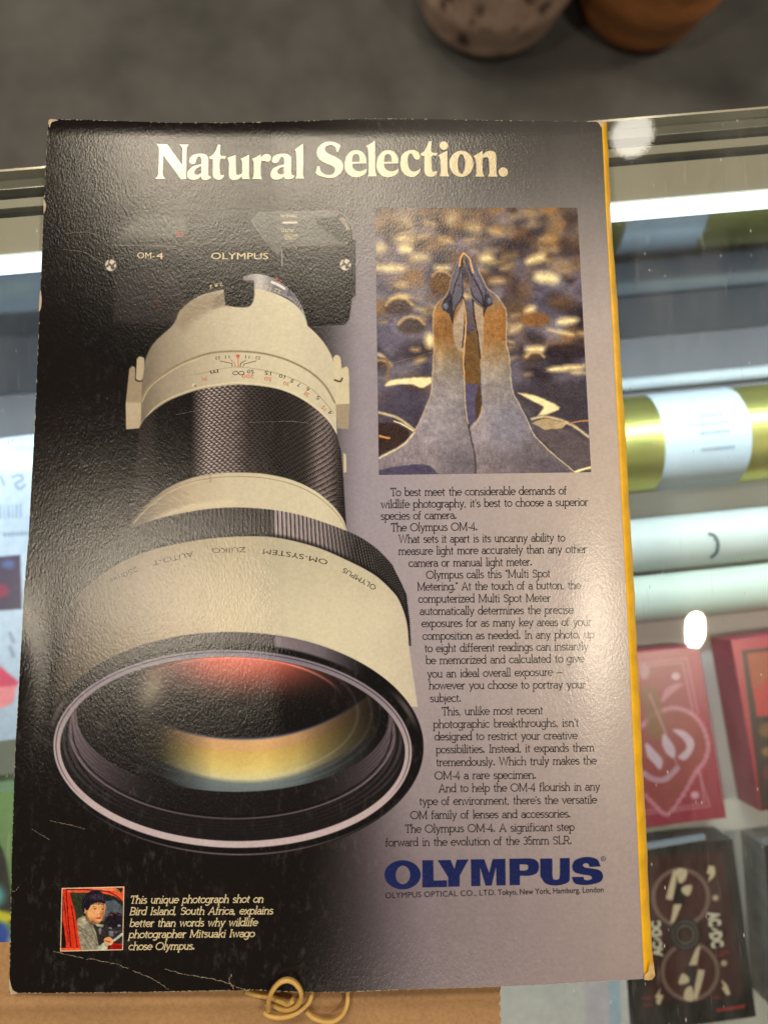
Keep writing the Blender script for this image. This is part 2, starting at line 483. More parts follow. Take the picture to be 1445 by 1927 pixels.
def bird_picture(A):
    rnd = np.random.RandomState(11)
    X0, Y0 = A.X.copy(), A.Y.copy()
    A.X = (X0 + 7 * (fbm(X0 / 26, Y0 / 26, 31, 3) - .5)).astype(np.float32)
    A.Y = (Y0 + 7 * (fbm(X0 / 26, Y0 / 26, 57, 3) - .5)).astype(np.float32)
    Y = A.Y
    A.C[:] = ramp(Y, [60, 300, 500, 900, 1300, 1720], [(92, 72, 60), (96, 82, 80), (84, 76, 88), (72, 66, 80), (62, 55, 63), (56, 49, 55)])
    for k in range(420):
        y = 70 + 1500 * rnd.rand() ** 1.25
        x = rnd.uniform(40, 1390)
        t = min(1, max(0, (y - 250) / 500))
        r = rnd.uniform(26, 60) * (1 + .5 * t)
        pal = [(140, 102, 62), (62, 46, 40), (112, 98, 104), (96, 68, 46), (150, 124, 92), (54, 44, 46)] if rnd.rand() > t else \
              [(106, 98, 112), (50, 40, 42), (122, 112, 120), (40, 32, 36), (122, 88, 54), (88, 78, 92)]
        A.ell(x, y, r * rnd.uniform(.9, 1.5), r * rnd.uniform(.55, 1.), pal[rnd.randint(len(pal))], r * .95, rnd.uniform(.35, .8), rnd.uniform(-.4, .4))
    for k in range(46):
        y = 120 + 1000 * rnd.rand()
        x = rnd.uniform(50, 1370)
        r = rnd.uniform(12, 26)
        A.ell(x, y, r * 1.9, r * .8, (205, 168, 112), r * 1.9, rnd.uniform(.3, .75), rnd.uniform(-.4, .4))
    CRM = (236, 206, 146)
    for x, y, a, b, al, rot in ((240, 325, 44, 24, .9, 0), (85, 318, 34, 30, .7, 0), (230, 265, 70, 34, .5, 0), (740, 382, 46, 28, .9, 0), (1040, 385, 62, 24, .9, -.3), (150, 442, 95, 24, .75, 0), (1110, 502, 74, 30, 1., .12),
                                (470, 440, 54, 20, .7, 0), (330, 372, 60, 26, .6, 0), (200, 626, 60, 22, .9, -.1), (1010, 702, 36, 24, .85, -.5), (1240, 770, 66, 22, .95, -.1), (390, 888, 28, 44, 1., 0), (1040, 944, 62, 20, .9, 0),
                                (1225, 1062, 112, 18, 1., -.08), (1312, 1090, 52, 14, .95, 0), (300, 690, 60, 16, .5, .2), (90, 985, 30, 12, .7, .5), (1200, 838, 84, 14, .6, .2), (920, 815, 50, 22, .5, -.5), (660, 190, 50, 34, .5, 0), (525, 140, 40, 40, .45, 0), (230, 130, 50, 40, .4, 0)):
        A.ell(x, y, a, b, CRM, min(a, b) * 1.7, al, rot)
    for cx, cy, w in ((200, 680, 90), (275, 800, 90), (460, 500, 60), (1040, 1000, 60), (90, 1040, 50)):
        A.ell(cx, cy, w, w * .62, (62, 48, 44), 34, .8)
        A.line([(cx - w * .9, cy - 12), (cx - w * .5, cy - w * .55), (cx, cy - w * .68), (cx + w * .5, cy - w * .55), (cx + w * .9, cy - 12)], 12, (222, 178, 112), 22, .8)
    A.ell(1040, 760, 90, 46, (128, 82, 40), 30, .8)
    A.ell(460, 540, 70, 60, (104, 70, 40), 30, .8)
    A.ell(1230, 960, 130, 50, (42, 32, 36), 30, .8)
    A.ell(700, 960, 70, 160, (92, 66, 44), 24, .85)
    # dark ground and wings of the nearest birds
    A.poly('70,1180c 400,1190c 420,1300 300,1460 70,1700c', (66, 58, 70), 110, .9)
    A.poly('880,1160c 1400,1080c 1400,1720c 1250,1720c 1020,1480 900,1250c', (60, 52, 58), 110, .9)
    A.poly('70,1400c 160,1400 260,1450 240,1510 70,1600c', (52, 38, 34), 10)
    A.poly('1010,1420c 1200,1420 1390,1520c 1390,1710c 1280,1710c 1150,1590c', (84, 72, 74), 40)
    A.poly('610,1050c 700,1050c 712,1300 640,1440 610,1300c', (78, 70, 92), 8)
    A.poly('668,1250c 690,1170 706,1200 708,1320 672,1390c', (74, 54, 40), 6)
    A.poly('612,860c 680,830 690,900 700,1150 604,1150c', (98, 70, 42), 8)
    A.line('80,1000 120,1010 135,1070 120,1130', 18, (120, 92, 66), 10)
    A.poly('115,1172 150,1135 300,1118 400,1116c 400,1150c 340,1182 290,1162 200,1160', (232, 206, 152), 14)
    A.line('75,1335 180,1362 240,1400 292,1440', 14, (222, 196, 144), 14, .85)
    A.line('170,1388 230,1412 284,1446', 9, (225, 195, 140), 5)
    A.poly('935,1214c 1000,1218 1120,1262 1190,1300c 1180,1318 1110,1346 1056,1352c 1090,1300 1020,1262', (232, 206, 150), 14)
    A.line('1015,1376 1090,1360 1180,1376 1262,1408 1310,1440 1370,1484', 15, (222, 194, 142), 14, .85)
    A.poly('1020,1400c 1100,1372 1240,1400c 1200,1430 1100,1440c', (190, 160, 116), 8, .8)
    A.line('1250,1400 1310,1388 1368,1384', 8, (176, 120, 66), 5)
    A.line('885,1190 940,1290 1010,1380', 12, (40, 32, 34), 8, .8)
    A.line('1270,1712 1320,1690 1390,1672', 14, (236, 210, 150), 5)
    A.line('80,1480 110,1488 140,1492', 12, (196, 132, 70), 6)
    # the two birds
    left = '597,350c 572,378 532,470 506,570 480,622 440,650 416,700 408,800 415,900 410,1000 405,1110 396,1220 370,1290 330,1380 290,1460 240,1522 75,1612c 70,1726c 672,1726c 668,1600 642,1500 626,1400 612,1300 606,1200 600,1100 596,1000 604,900 612,800 606,700 598,620 596,500'
    right = '602,350c 640,370 690,450 740,560 800,610 850,680 864,750 862,900 878,980 888,1100 902,1200 940,1282 1000,1400 1040,1482 1150,1590 1284,1702c 1284,1726c 674,1726c 665,1580 632,1480 642,1420 700,1352 712,1280 706,1180 700,1000 690,900 670,800 655,700 640,560 612,420'
    def coat(x0, x1):
        def f(x, y):
            c = ramp(y, [350, 560, 660, 720, 860, 960, 1060, 1160, 1300, 1500, 1720],
                     [(96, 86, 92), (98, 90, 100), (136, 106, 76), (146, 100, 56), (140, 96, 54), (144, 114, 80), (145, 128, 112), (142, 129, 124), (138, 126, 128), (132, 119, 123), (118, 104, 105)])
            u = (x - x0) / (x1 - x0)
            sh = 1 - .16 * np.clip(u, 0, 1.4)
            n = 1 + .26 * (fbm(x / 9, y / 34, 5) - .5) + .24 * (fbm(x / 90, y / 120, 9, 2) - .5)
            sh = sh * (1 - .30 * sm(.62, 1.05, np.abs(u - .45) * 1.6) * sm(1300, 1000, y))
            return np.clip(c * (sh * n)[:, None], 0, 255)
        return f
    A.poly(left, coat(400, 640), 4)
    A.poly(right, coat(700, 960), 4)
    A.poly('536,770c 598,640c 612,800 600,940 592,960c 560,940 535,860', (158, 136, 116), 10, .9)
    A.poly('655,640c 722,700c 722,850 712,960 696,980c 680,860', (160, 136, 112), 10, .9)
    A.poly('75,1690c 240,1660 380,1660 450,1726c 75,1726c', (66, 58, 78), 8, .9)
    A.ell(880, 1420, 130, 130, (122, 118, 132), 120, .5)
    A.ell(470, 1400, 90, 200, (140, 132, 134), 120, .4)
    A.ell(560, 1640, 100, 80, (96, 88, 96), 90, .5)
    A.ell(960, 1640, 120, 70, (92, 82, 88), 90, .5)
    A.poly('1030,1640c 1130,1620 1280,1726c 1120,1726c', (84, 74, 82), 30, .8)
    A.line('626,1390 645,1500 668,1600 672,1720', 9, (62, 50, 52), 6)
    A.line('640,1440 690,1380 712,1300', 10, (200, 168, 124), 10, .6)
    # bills
    A.poly('597,352c 572,380 530,480 505,580 500,612 540,690 592,630 598,600 597,480c', (84, 78, 88), 3)
    A.poly('603,352c 640,374 690,456 748,572 752,620 716,680 655,640 640,560 612,420c', (86, 78, 88), 3)
    for w, s in ((7, '588,380 572,470 540,560 526,640 522,700'), (6, '590,380 592,520 588,620 545,690 530,780'), (6, '512,586 512,640 520,700'),
                 (7, '612,390 640,470 690,560 712,610 722,680'), (6, '640,560 660,620 712,670 722,740'), (7, '598,620 606,700 602,800 590,930'), (8, '655,640 664,740 684,850 700,1000'), (5, '740,560 730,620 724,680')):
        A.line(s, w, (34, 27, 32), 3)
    A.line('575,400 560,470 530,560', 7, (120, 112, 122), 6, .6)
    A.line('640,420 690,520 720,590', 8, (124, 116, 126), 6, .6)
    A.poly('466,662 490,620 520,600 534,700 530,790c 510,730 490,712 470,700', (44, 38, 46), 4)
    A.poly('778,646 752,600 730,620 720,740c 742,690 776,668', (48, 42, 50), 4)
    for x, y in ((487, 676), (757, 642)):
        A.ell(x, y, 21, 24, (52, 46, 54), 3)
        A.ell(x, y, 16, 19, (86, 88, 102), 8)
        A.ell(x - 4, y - 6, 5, 5, (120, 120, 132), 6)
    # light along the edges
    A.line('598,350 582,372 574,430', 9, (226, 150, 66), 5)
    A.line('604,352 632,376 656,470', 8, (222, 160, 84), 5)
    A.line('572,378 532,470 506,570 480,622 440,650', 4, (186, 146, 100), 6, .7)
    A.line('440,650 416,700 408,800 415,900 410,1000 405,1110 396,1220 370,1290 330,1380 290,1460', 6, (204, 174, 130), 7, .7)
    A.line('290,1460 240,1522 160,1572 75,1615', 11, (228, 202, 152), 9, .8)
    A.line('598,640 612,760 606,900 597,1000 602,1120', 7, (212, 150, 84), 5)
    A.line('602,1120 610,1300 626,1400', 5, (190, 166, 130), 4)
    A.line('690,450 740,560 800,610 850,680 864,750 862,900 878,980 888,1100 902,1200 940,1282 1000,1400', 5, (212, 190, 156), 7, .7)
    A.line('1000,1400 1040,1482 1150,1590 1284,1702', 6, (226, 200, 154), 7, .8)
    tex = 1 + .32 * (fbm(X0 / 30, Y0 / 22, 71, 4) - .5)
    A.C[:] = np.clip(A.C * tex[:, None] + rnd.normal(0, 6, (A.X.size, 1)) + rnd.normal(0, 2.5, (A.X.size, 3)), 8, 255)
    A.X, A.Y = X0, Y0


def portrait_picture(A):
    rnd = np.random.RandomState(23)
    X0, Y0 = A.X.copy(), A.Y.copy()
    A.X = (X0 + 15 * (fbm(X0 / 60, Y0 / 60, 3, 3) - .5)).astype(np.float32)
    A.Y = (Y0 + 15 * (fbm(X0 / 60, Y0 / 60, 13, 3) - .5)).astype(np.float32)
    A.C[:] = (30, 32, 27)
    R = (205, 50, 26)
    A.poly('320,290c 640,290c 560,480c 560,720c 430,820c', (46, 50, 34), 20)
    A.poly('940,440c 1130,420c 1262,540c 1262,720c 1050,640c 900,820c', (74, 82, 88), 30)
    A.poly('165,205c 1290,175c 1290,500c 1240,440 1150,372 1050,335 900,300 600,288 310,285c 310,300c 170,300c', (220, 82, 48), 6)
    A.poly('640,215c 960,196c 1100,200c 1180,260c 900,250c', (232, 120, 80), 8)
    A.line('240,228 650,236 950,262 1080,304 1200,388 1280,470', 20, (64, 14, 10), 8)
    A.poly('1108,200c 1250,200c 1270,240c 1235,300c', (36, 36, 20), 5)
    A.line('1120,205 1180,240 1235,300', 8, (226, 190, 90), 5)
    A.poly('180,225c 310,290c 400,640c 512,1330c 236,1300c 180,770c', R, 5)
    A.line('240,230 262,560 330,1300', 16, (54, 10, 8), 6)
    A.line('336,520 380,800 440,1290', 15, (58, 12, 8), 6)
    A.line('190,360 240,760 290,1180', 14, (110, 18, 12), 8)
    A.poly('160,780c 206,880c 242,1295c 145,1295c', (32, 14, 14), 6)
    A.poly('138,1292c 512,1292c 512,1345c 138,1350c', (222, 84, 48), 6)
    A.poly('940,860c 1270,860c 1270,1240c 940,1240c', (42, 38, 40), 10)
    A.poly('980,760 1080,664 1150,640 1250,680 1268,900c 1150,905 1050,952 1000,900', (30, 22, 28), 6)
    for x, y, c in ((1060, 690, (110, 60, 44)), (1140, 650, (120, 66, 56)), (1210, 690, (70, 50, 76)), (1040, 930, (130, 140, 160)), (1150, 1000, (96, 92, 96)), (1220, 980, (110, 60, 54)), (1200, 885, (150, 150, 150))):
        A.ell(x, y, 34, 18, c, 14, .8)
    A.poly('1000,1320c 1085,1200c 1270,1212c 1270,1320c', (140, 16, 12), 6)
    A.line('1085,1236 1260,1222', 8, (190, 40, 26), 5)
    A.line('1110,1150 1258,1040', 40, (168, 168, 152), 5)
    A.poly('436,800 480,742 600,715 700,850 800,1000 835,1250 800,1340c 520,1340c 470,1100 450,950', (136, 126, 106), 6)
    A.poly('470,770 590,740 600,880 560,930 460,860', (170, 160, 132), 12)
    for s in ('450,880 560,960 640,1010', '470,970 640,1040 740,1150', '600,740 690,900 790,1160', '520,1000 640,1200 700,1300', '700,1040 760,1180 800,1240'):
        A.line(s, 12, (84, 76, 64), 9, .8)
    A.poly('690,820c 880,900c 1000,950 1020,1080 940,1130 830,1250c 780,1000c', (44, 38, 38), 8)
    A.ell(860, 980, 26, 60, (130, 116, 116), 18)
    A.poly('1010,980c 1100,980c 1100,1080c 1020,1080c', (110, 108, 108), 10)
    A.poly('600,640c 700,780c 770,850c 740,880c 640,800c 596,720c', (150, 92, 56), 8)
    A.poly('760,840c 930,870c 905,915c 790,890c', (150, 142, 116), 6)
    A.poly('640,790c 760,870c 740,900c 640,830c', (96, 88, 74), 8)
    A.ell(590, 602, 34, 62, (206, 134, 82), 6)
    A.poly('628,600 690,500 850,460 945,480 948,600 926,700 884,780 838,832 780,830 700,790 636,720', (218, 152, 96), 6)
    A.poly('900,480c 950,480c 948,600 926,700 884,790c 900,650c', (190, 118, 70), 24, .8)
    A.poly('640,690c 720,790c 800,836c 720,810c', (176, 112, 68), 16, .7)
    A.poly('566,720 540,610 528,500 556,400 600,320 680,265 780,246 880,276 950,350 968,430 940,495c 880,472 780,470 700,505c 640,610c 600,608 575,560c', (28, 22, 32), 6)
    A.ell(790, 360, 120, 60, (58, 48, 66), 60, .7)
    for x, w in ((762, 30), (906, 26)):
        A.ell(x, 582, w, 13, (54, 30, 22), 6)
        A.line([(x - w - 6, 548), (x, 538), (x + w + 4, 550)], 12, (52, 34, 28), 8)
    A.ell(836, 672, 40, 12, (168, 96, 60), 10)
    A.line('846,570 862,640 850,668', 12, (186, 118, 72), 12, .7)
    A.ell(822, 748, 52, 17, (176, 78, 58), 8)
    A.line('772,744 822,748 868,740', 5, (110, 44, 36), 4)
    A.poly('930,1130 1000,1088 1062,1110 1098,1180 1062,1232 1000,1250 990,1320c 900,1320c 862,1270 930,1190', (218, 146, 94), 5)
    A.poly('800,1330c 830,1260 930,1190c 985,1252 965,1330c', (164, 164, 142), 5)
    A.line('945,1160 1000,1172 1040,1192', 15, (52, 24, 18), 6)
    A.ell(1042, 1212, 16, 26, (190, 180, 170), 6)
    # soft modelling of the face, hair and coat
    A.ell(700, 690, 70, 90, (232, 168, 110), 90, .5)
    A.ell(800, 520, 110, 40, (236, 176, 120), 50, .45)
    A.ell(838, 640, 22, 60, (240, 184, 130), 26, .45)
    A.ell(900, 690, 30, 90, (150, 88, 52), 60, .5)
    A.ell(780, 820, 80, 26, (150, 92, 56), 30, .45)
    A.ell(700, 780, 60, 40, (176, 108, 66), 50, .5)
    for k in range(40):
        a = rnd.uniform(-1.5, 1.3)
        x, y = 770 + 190 * math.sin(a), 440 - 150 * math.cos(a) + rnd.uniform(-20, 60)
        A.line([(x, y), (x + 26 * math.sin(a), y + rnd.uniform(40, 90))], 8, (70, 60, 80) if rnd.rand() < .5 else (14, 10, 14), 10, .6)
    for k in range(9):
        x = 690 + 30 * k
        A.line([(x, 430), (x - 12, 490 + 26 * rnd.rand())], 16, (26, 20, 26), 12, .8)
    t = 1 + .75 * (fbm(X0 / 46, Y0 / 46, 77, 4) - .5) * np.where((A.C[:, 0] > 190) & (A.C[:, 1] < 190), .45, 1.)
    A.C[:] = np.clip(A.C * t[:, None] + rnd.normal(0, 9, (A.X.size, 1)) + rnd.normal(0, 4, (A.X.size, 3)), 6, 255)
    A.X, A.Y = X0, Y0


def heart_deck(A):
    """back of the red card deck with a scalloped heart"""
    A.C[:] = ramp(A.Y, [300, 900, 1680], [(186, 58, 92), (172, 44, 72), (168, 40, 74)])
    PK = (222, 150, 176)
    A.poly('420,420c 800,412c 985,1580c 640,1625c 420,1625c', (168, 58, 78), 20, .9)
    for s in ('300,470 600,436 800,414 890,850', '300,500 610,462 770,450 850,830', '890,1290 985,1580 700,1616 300,1660', '905,1300 940,1556 720,1590 300,1630'):
        A.line([(float(a.split(',')[0]), float(a.split(',')[1])) for a in s.split()], 13, PK, 9, .75)
    A.ell(716, 556, 34, 30, (232, 190, 214), 16)
    A.ell(866, 1492, 34, 30, (232, 176, 204), 16)
    heart = np.array([(470, 930), (520, 870), (600, 830), (700, 805), (800, 830), (880, 884), (940, 980), (972, 1110), (940, 1230), (880, 1300), (830, 1390), (760, 1510), (648, 1645), (560, 1580), (480, 1500), (380, 1420), (330, 1250), (340, 1100), (400, 980)], float)
    A.poly(heart, (166, 66, 72), 8)
    hc = smooth([(x, y, False) for x, y in heart])
    A.line(np.vstack([hc, hc[:1]]), 22, PK, 9, .85)
    for i, (x, y) in enumerate(hc[::2]):
        A.ell(x, y, 24, 24, PK, 10, .6)
    A.poly('600,740 640,650 720,612 780,612c 690,690 610,760', PK, 12, .8)
    A.poly('440,640c 560,640c 640,980 560,1060 500,1020c', (140, 96, 50), 30, .8)
    A.line([(510, 700), (640, 1010)], 16, PK, 8, .8)
    W = (226, 200, 226)
    A.poly('690,978 780,985 856,1060 850,1140 790,1215 735,1190 800,1120 770,1050', W, 14)
    A.poly('620,1008 672,1060 712,1130 704,1200 650,1172 608,1090', W, 14)
    A.poly('480,1080 560,1150 612,1220 592,1292 540,1240 490,1180', W, 14)
    A.line('700,1190 740,1290', 8, PK, 8)
    A.line('465,1320 550,1368 640,1362 725,1282', 44, (216, 176, 204), 12)
    for k in range(11):
        t = k / 10
        x = 480 + 240 * t
        y = 1330 + 40 * math.sin(t * 3.0) - 40 * t
        A.line([(x, y - 26), (x + 8, y + 26)], 6, (160, 60, 84), 6, .7)
    A.ell(470, 520, 40, 60, (200, 140, 160), 24)


def cannon_deck(A):
    """face of the black and dark red deck with its figure of eight"""
    A.C[:] = (12, 9, 10)
    A.poly('480,380c 1090,330c 1260,1480c 470,1560c', (62, 17, 18), 60)
    rnd = np.random.RandomState(3)
    for k in range(90):
        x, y = rnd.uniform(450, 1260), rnd.uniform(350, 1640)
        l = rnd.uniform(20, 110)
        A.line([(x, y), (x + l, y - l * .1)], rnd.uniform(3, 7), (104, 22, 22) if rnd.rand() < .5 else (30, 12, 13), 8, .5)
    for k in range(14):
        A.line([(1040 + 16 * k, 1602 - 2.4 * k), (1050 + 16 * k, 1590 - 2.4 * k)], 16, (214, 56, 40), 9, .8)
    for x, y in ((1100, 1140), (1060, 1165), (480, 1500), (490, 1556), (1040, 1500)):
        A.ell(x, y, 40, 9, (170, 36, 34), 12, .7)
    g = (132, 112, 106)
    for cx, cy in ((755, 708), (828, 1292)):
        A.ell(cx, cy, 226, 226, (74, 20, 20), 10)
        A.ring(cx, cy, 216, 220, 34, g, 8)
    CR_ = (232, 224, 196)
    up = ('700,486c 640,715 690,728c 716,600 724,500c', '722,486 800,492 792,566 742,594', '768,624 842,612 818,694 766,668', '700,762c 764,758c 706,895 672,912c')
    A.poly('730,590 770,600 790,760 700,760', (20, 15, 15), 8)
    A.poly('860,1240 890,1400 810,1400 800,1250', (20, 15, 15), 8)
    for s in up:
        P = smooth(s)
        A.poly(P, CR_, 8)
        A.poly(np.array((1582., 2002.)) - P, CR_, 8)
    A.ell(790, 1000, 124, 130, (34, 30, 31), 8)
    A.ring(790, 1000, 96, 104, 16, (84, 84, 82), 6)
    A.ring(790, 1000, 66, 70, 12, (112, 112, 110), 6)
    A.ell(790, 1000, 52, 56, (60, 18, 18), 6)
    for s in ('975,455c 1020,460c 1024,530 968,592c 985,525c 958,520c', '1072,1352c 1120,1400 1146,1470c 1118,1482c 1076,1420c 1092,1410c', '600,1415c 586,1470c 618,1480c 590,1556c 560,1540c 566,1500c 548,1496c'):
        A.poly(s, CR_, 8)
    for x, y in ((1028, 710), (1095, 1225)):
        for k in range(4):
            an = k * .785
            A.line([(x - 24 * math.cos(an), y - 24 * math.sin(an)), (x + 24 * math.cos(an), y + 24 * math.sin(an))], 9, CR_, 7)


def film_deck(A):
    """second red deck with a framed picture"""
    A.C[:] = ramp(A.Y, [200, 1600], [(200, 58, 84), (184, 48, 66)])
    A.poly('1236,352c 1560,320c 1700,1600c 1400,1680c', (58, 22, 26), 14)
    A.poly('1276,376c 1560,350c 1640,850c 1352,876c', (206, 58, 62), 14)
    A.poly('1290,380c 1500,360c 1480,520 1380,640 1330,640c', (176, 96, 52), 60, .8)
    A.poly('1370,900c 1600,880c 1690,1580c 1440,1620c', (48, 26, 24), 20)
    A.ell(1430, 980, 60, 60, (128, 92, 40), 40)
    A.ell(1450, 1150, 60, 40, (150, 110, 60), 30)
    A.ell(1450, 1320, 50, 60, (110, 40, 34), 40)
# ------------------------------------------------------------------ lettering
def arc(cx, cy, rx, ry, a0, a1, n=12):
    t = np.radians(np.linspace(a0, a1, n))
    return [(cx + rx * math.cos(a), cy + ry * math.sin(a)) for a in t]


def srf(x, y, w=.17):
    return [(x - w, y), (x + w, y)]


XH, CP, AS, DS = 1., 1.52, 1.64, -.54


def slab_font():
    """a light geometric slab face: {char: (advance, strokes)}, x-height 1"""
    F = {}
    O = arc(.5, .5, .46, .48, 0, 360, 22)
    F['o'] = (1., [O])
    F['c'] = (.92, [arc(.5, .5, .46, .48, 42, 318, 18)])
    F['e'] = (.98, [[(.04, .53), (.95, .53)] + arc(.5, .5, .46, .48, 4, 318, 22)[0:]])
    F['a'] = (.92, [arc(.42, .30, .36, .29, 0, 360, 18), [(.78, 0), (.78, .62)] + arc(.44, .62, .34, .36, 0, 150, 10), [(.78, 0), (.95, 0)]])
    F['b'] = (1.02, [[(.02, AS), (.16, AS), (.16, 0)], arc(.55, .5, .42, .48, 0, 360, 22)])
    F['d'] = (1.04, [[(.70, AS), (.86, AS), (.86, 0), (1.0, 0)], arc(.47, .5, .42, .48, 0, 360, 22)])
    F['p'] = (1.04, [[(.02, .97), (.17, .97), (.17, DS)], srf(.17, DS), arc(.56, .5, .42, .48, 0, 360, 22)])
    F['q'] = (1.04, [[(.86, .97), (.86, DS)], srf(.86, DS), arc(.47, .5, .42, .48, 0, 360, 22)])
    F['g'] = (1.0, [arc(.46, .5, .42, .48, 0, 360, 22), [(.98, .97), (.86, .97), (.86, -.12)] + arc(.47, -.12, .39, .40, 0, -150, 10)])
    F['h'] = (1.06, [[(.03, AS), (.18, AS), (.18, 0)], srf(.18, 0), arc(.53, .56, .35, .42, 180, 0, 12) + [(.88, 0)], srf(.88, 0)])
    F['n'] = (1.06, [[(.03, .97), (.18, .97), (.18, 0)], srf(.18, 0), arc(.53, .56, .35, .42, 180, 0, 12) + [(.88, 0)], srf(.88, 0)])
    F['m'] = (1.62, [[(.03, .97), (.18, .97), (.18, 0)], srf(.18, 0), arc(.50, .60, .32, .38, 180, 0, 10) + [(.82, 0)], srf(.82, 0), arc(1.13, .60, .31, .38, 180, 0, 10) + [(1.44, 0)], srf(1.44, 0)])
    F['u'] = (1.06, [[(.03, .97), (.18, .97)] + arc(.52, .42, .34, .40, 180, 360, 12) + [(.86, .97), (.70, .97)], [(.86, .5), (.86, 0), (1.02, 0)]])
    F['r'] = (.70, [[(.03, .97), (.18, .97), (.18, 0)], srf(.18, 0, .18), arc(.56, .52, .38, .44, 180, 70, 8)])
    F['s'] = (.78, [arc(.39, .73, .29, .25, 30, 200, 10)[:] + arc(.39, .26, .32, .26, 75, -150, 12)])
    F['t'] = (.62, [[(.26, 1.34), (.26, .20)] + arc(.44, .20, .18, .20, 180, 290, 6), [(.04, .97), (.56, .97)]])
    F['f'] = (.62, [arc(.46, 1.28, .22, .26, 60, 180, 8) + [(.24, 0)], [(.04, .97), (.54, .97)], srf(.24, 0, .18)])
    F['i'] = (.44, [[(.06, .97), (.22, .97), (.22, 0)], srf(.22, 0, .18), [(.12, 1.40), (.32, 1.40)]])
    F['j'] = (.44, [[(.06, .97), (.22, .97), (.22, -.2)] + arc(.02, -.2, .2, .3, 0, -80, 6), [(.22, 1.34), (.22, 1.46)]])
    F['l'] = (.44, [[(.06, AS), (.22, AS), (.22, 0)], srf(.22, 0, .18)])
    F['k'] = (1.0, [[(.03, AS), (.18, AS), (.18, 0)], srf(.18, 0), [(.80, .97), (.20, .42)], [(.40, .60), (.84, 0)], srf(.84, 0, .15), srf(.80, .97, .15)])
    F['v'] = (.98, [[(.14, .97), (.49, 0), (.84, .97)], srf(.14, .97, .14), srf(.84, .97, .14)])
    F['w'] = (1.46, [[(.14, .97), (.44, 0), (.73, .97), (1.02, 0), (1.32, .97)], srf(.14, .97, .14), srf(1.32, .97, .14)])
    F['x'] = (.96, [[(.14, .97), (.82, 0)], [(.82, .97), (.14, 0)], srf(.14, .97, .13), srf(.82, .97, .13), srf(.14, 0, .13), srf(.82, 0, .13)])
    F['y'] = (.98, [[(.14, .97), (.49, 0)], [(.84, .97), (.36, -.36), (.16, DS)], srf(.14, .97, .14), srf(.84, .97, .14)])
    F['z'] = (.86, [[(.10, .76), (.10, .97), (.74, .97), (.10, 0), (.76, 0), (.76, .2)]])
    F['T'] = (1.12, [[(.06, 1.18), (.06, CP), (1.06, CP), (1.06, 1.18)], [(.56, CP), (.56, 0)], srf(.56, 0, .2)])
    F['O'] = (1.62, [arc(.8, .73, .74, .73, 0, 360, 28)])
    F['M'] = (1.72, [[(.06, 0), (.36, 0)], [(.21, 0), (.21, CP), (.04, CP)], [(.21, CP), (.85, .1), (1.49, CP), (1.66, CP)], [(1.49, CP), (1.49, 0)], [(1.34, 0), (1.66, 0)]])
    F['W'] = (1.96, [[(.16, CP), (.56, 0), (.98, CP), (1.40, 0), (1.80, CP)], srf(.16, CP, .16), srf(1.80, CP, .16)])
    F['A'] = (1.42, [[(.16, 0), (.70, CP), (1.24, 0)], [(.36, .5), (1.04, .5)], srf(.16, 0, .18), srf(1.24, 0, .18)])
    F['S'] = (1.04, [arc(.52, 1.08, .38, .37, 20, 205, 12) + arc(.52, .38, .42, .38, 78, -155, 14), [(.88, 1.40), (.88, 1.12)]])
    F['I'] = (.52, [[(.26, 0), (.26, CP)], srf(.26, 0, .2), srf(.26, CP, .2)])
    F['L'] = (1.02, [[(.06, CP), (.40, CP)], [(.23, CP), (.23, 0)], [(.06, 0), (.96, 0), (.96, .3)]])
    F['R'] = (1.22, [[(.06, 0), (.40, 0)], [(.23, 0), (.23, CP)], [(.06, CP), (.7, CP)] + arc(.7, 1.08, .38, .38, 90, -90, 10) + [(.23, .70)], [(.72, .70), (1.04, 0), (1.2, 0)]])
    F['B'] = (1.18, [[(.06, CP), (.66, CP)] + arc(.66, 1.10, .36, .36, 90, -90, 10) + [(.23, .74)], [(.66, .74)] + arc(.68, .37, .40, .37, 90, -90, 10) + [(.06, 0)], [(.23, 0), (.23, CP)]])
    F['3'] = (.9, [arc(.44, 1.09, .34, .37, 150, -90, 12), arc(.44, .36, .38, .36, 90, -155, 12)])
    F['5'] = (.9, [[(.76, CP), (.22, CP), (.14, .78)] + arc(.44, .46, .36, .46, 140, -155, 14)])
    F['4'] = (.96, [[(.92, .38), (.06, .38), (.66, CP), (.66, 0)], srf(.66, 0, .18)])
    F['.'] = (.46, [[(.06, .07), (.34, .07)], [(.06, .2), (.34, .2)]])
    F[','] = (.44, [[(.08, .09), (.30, .09)], [(.22, .12), (.12, -.2)]])
    F['-'] = (.62, [[(.08, .52), (.54, .52)]])
    F['_'] = (1.3, [[(.05, .52), (1.2, .52)]])      # the long dash
    F["'"] = (.30, [[(.15, 1.5), (.15, 1.16)]])
    F['"'] = (.52, [[(.15, 1.5), (.15, 1.16)], [(.36, 1.5), (.36, 1.16)]])
    F[' '] = (.72, [])
    return F


SLAB = slab_font()


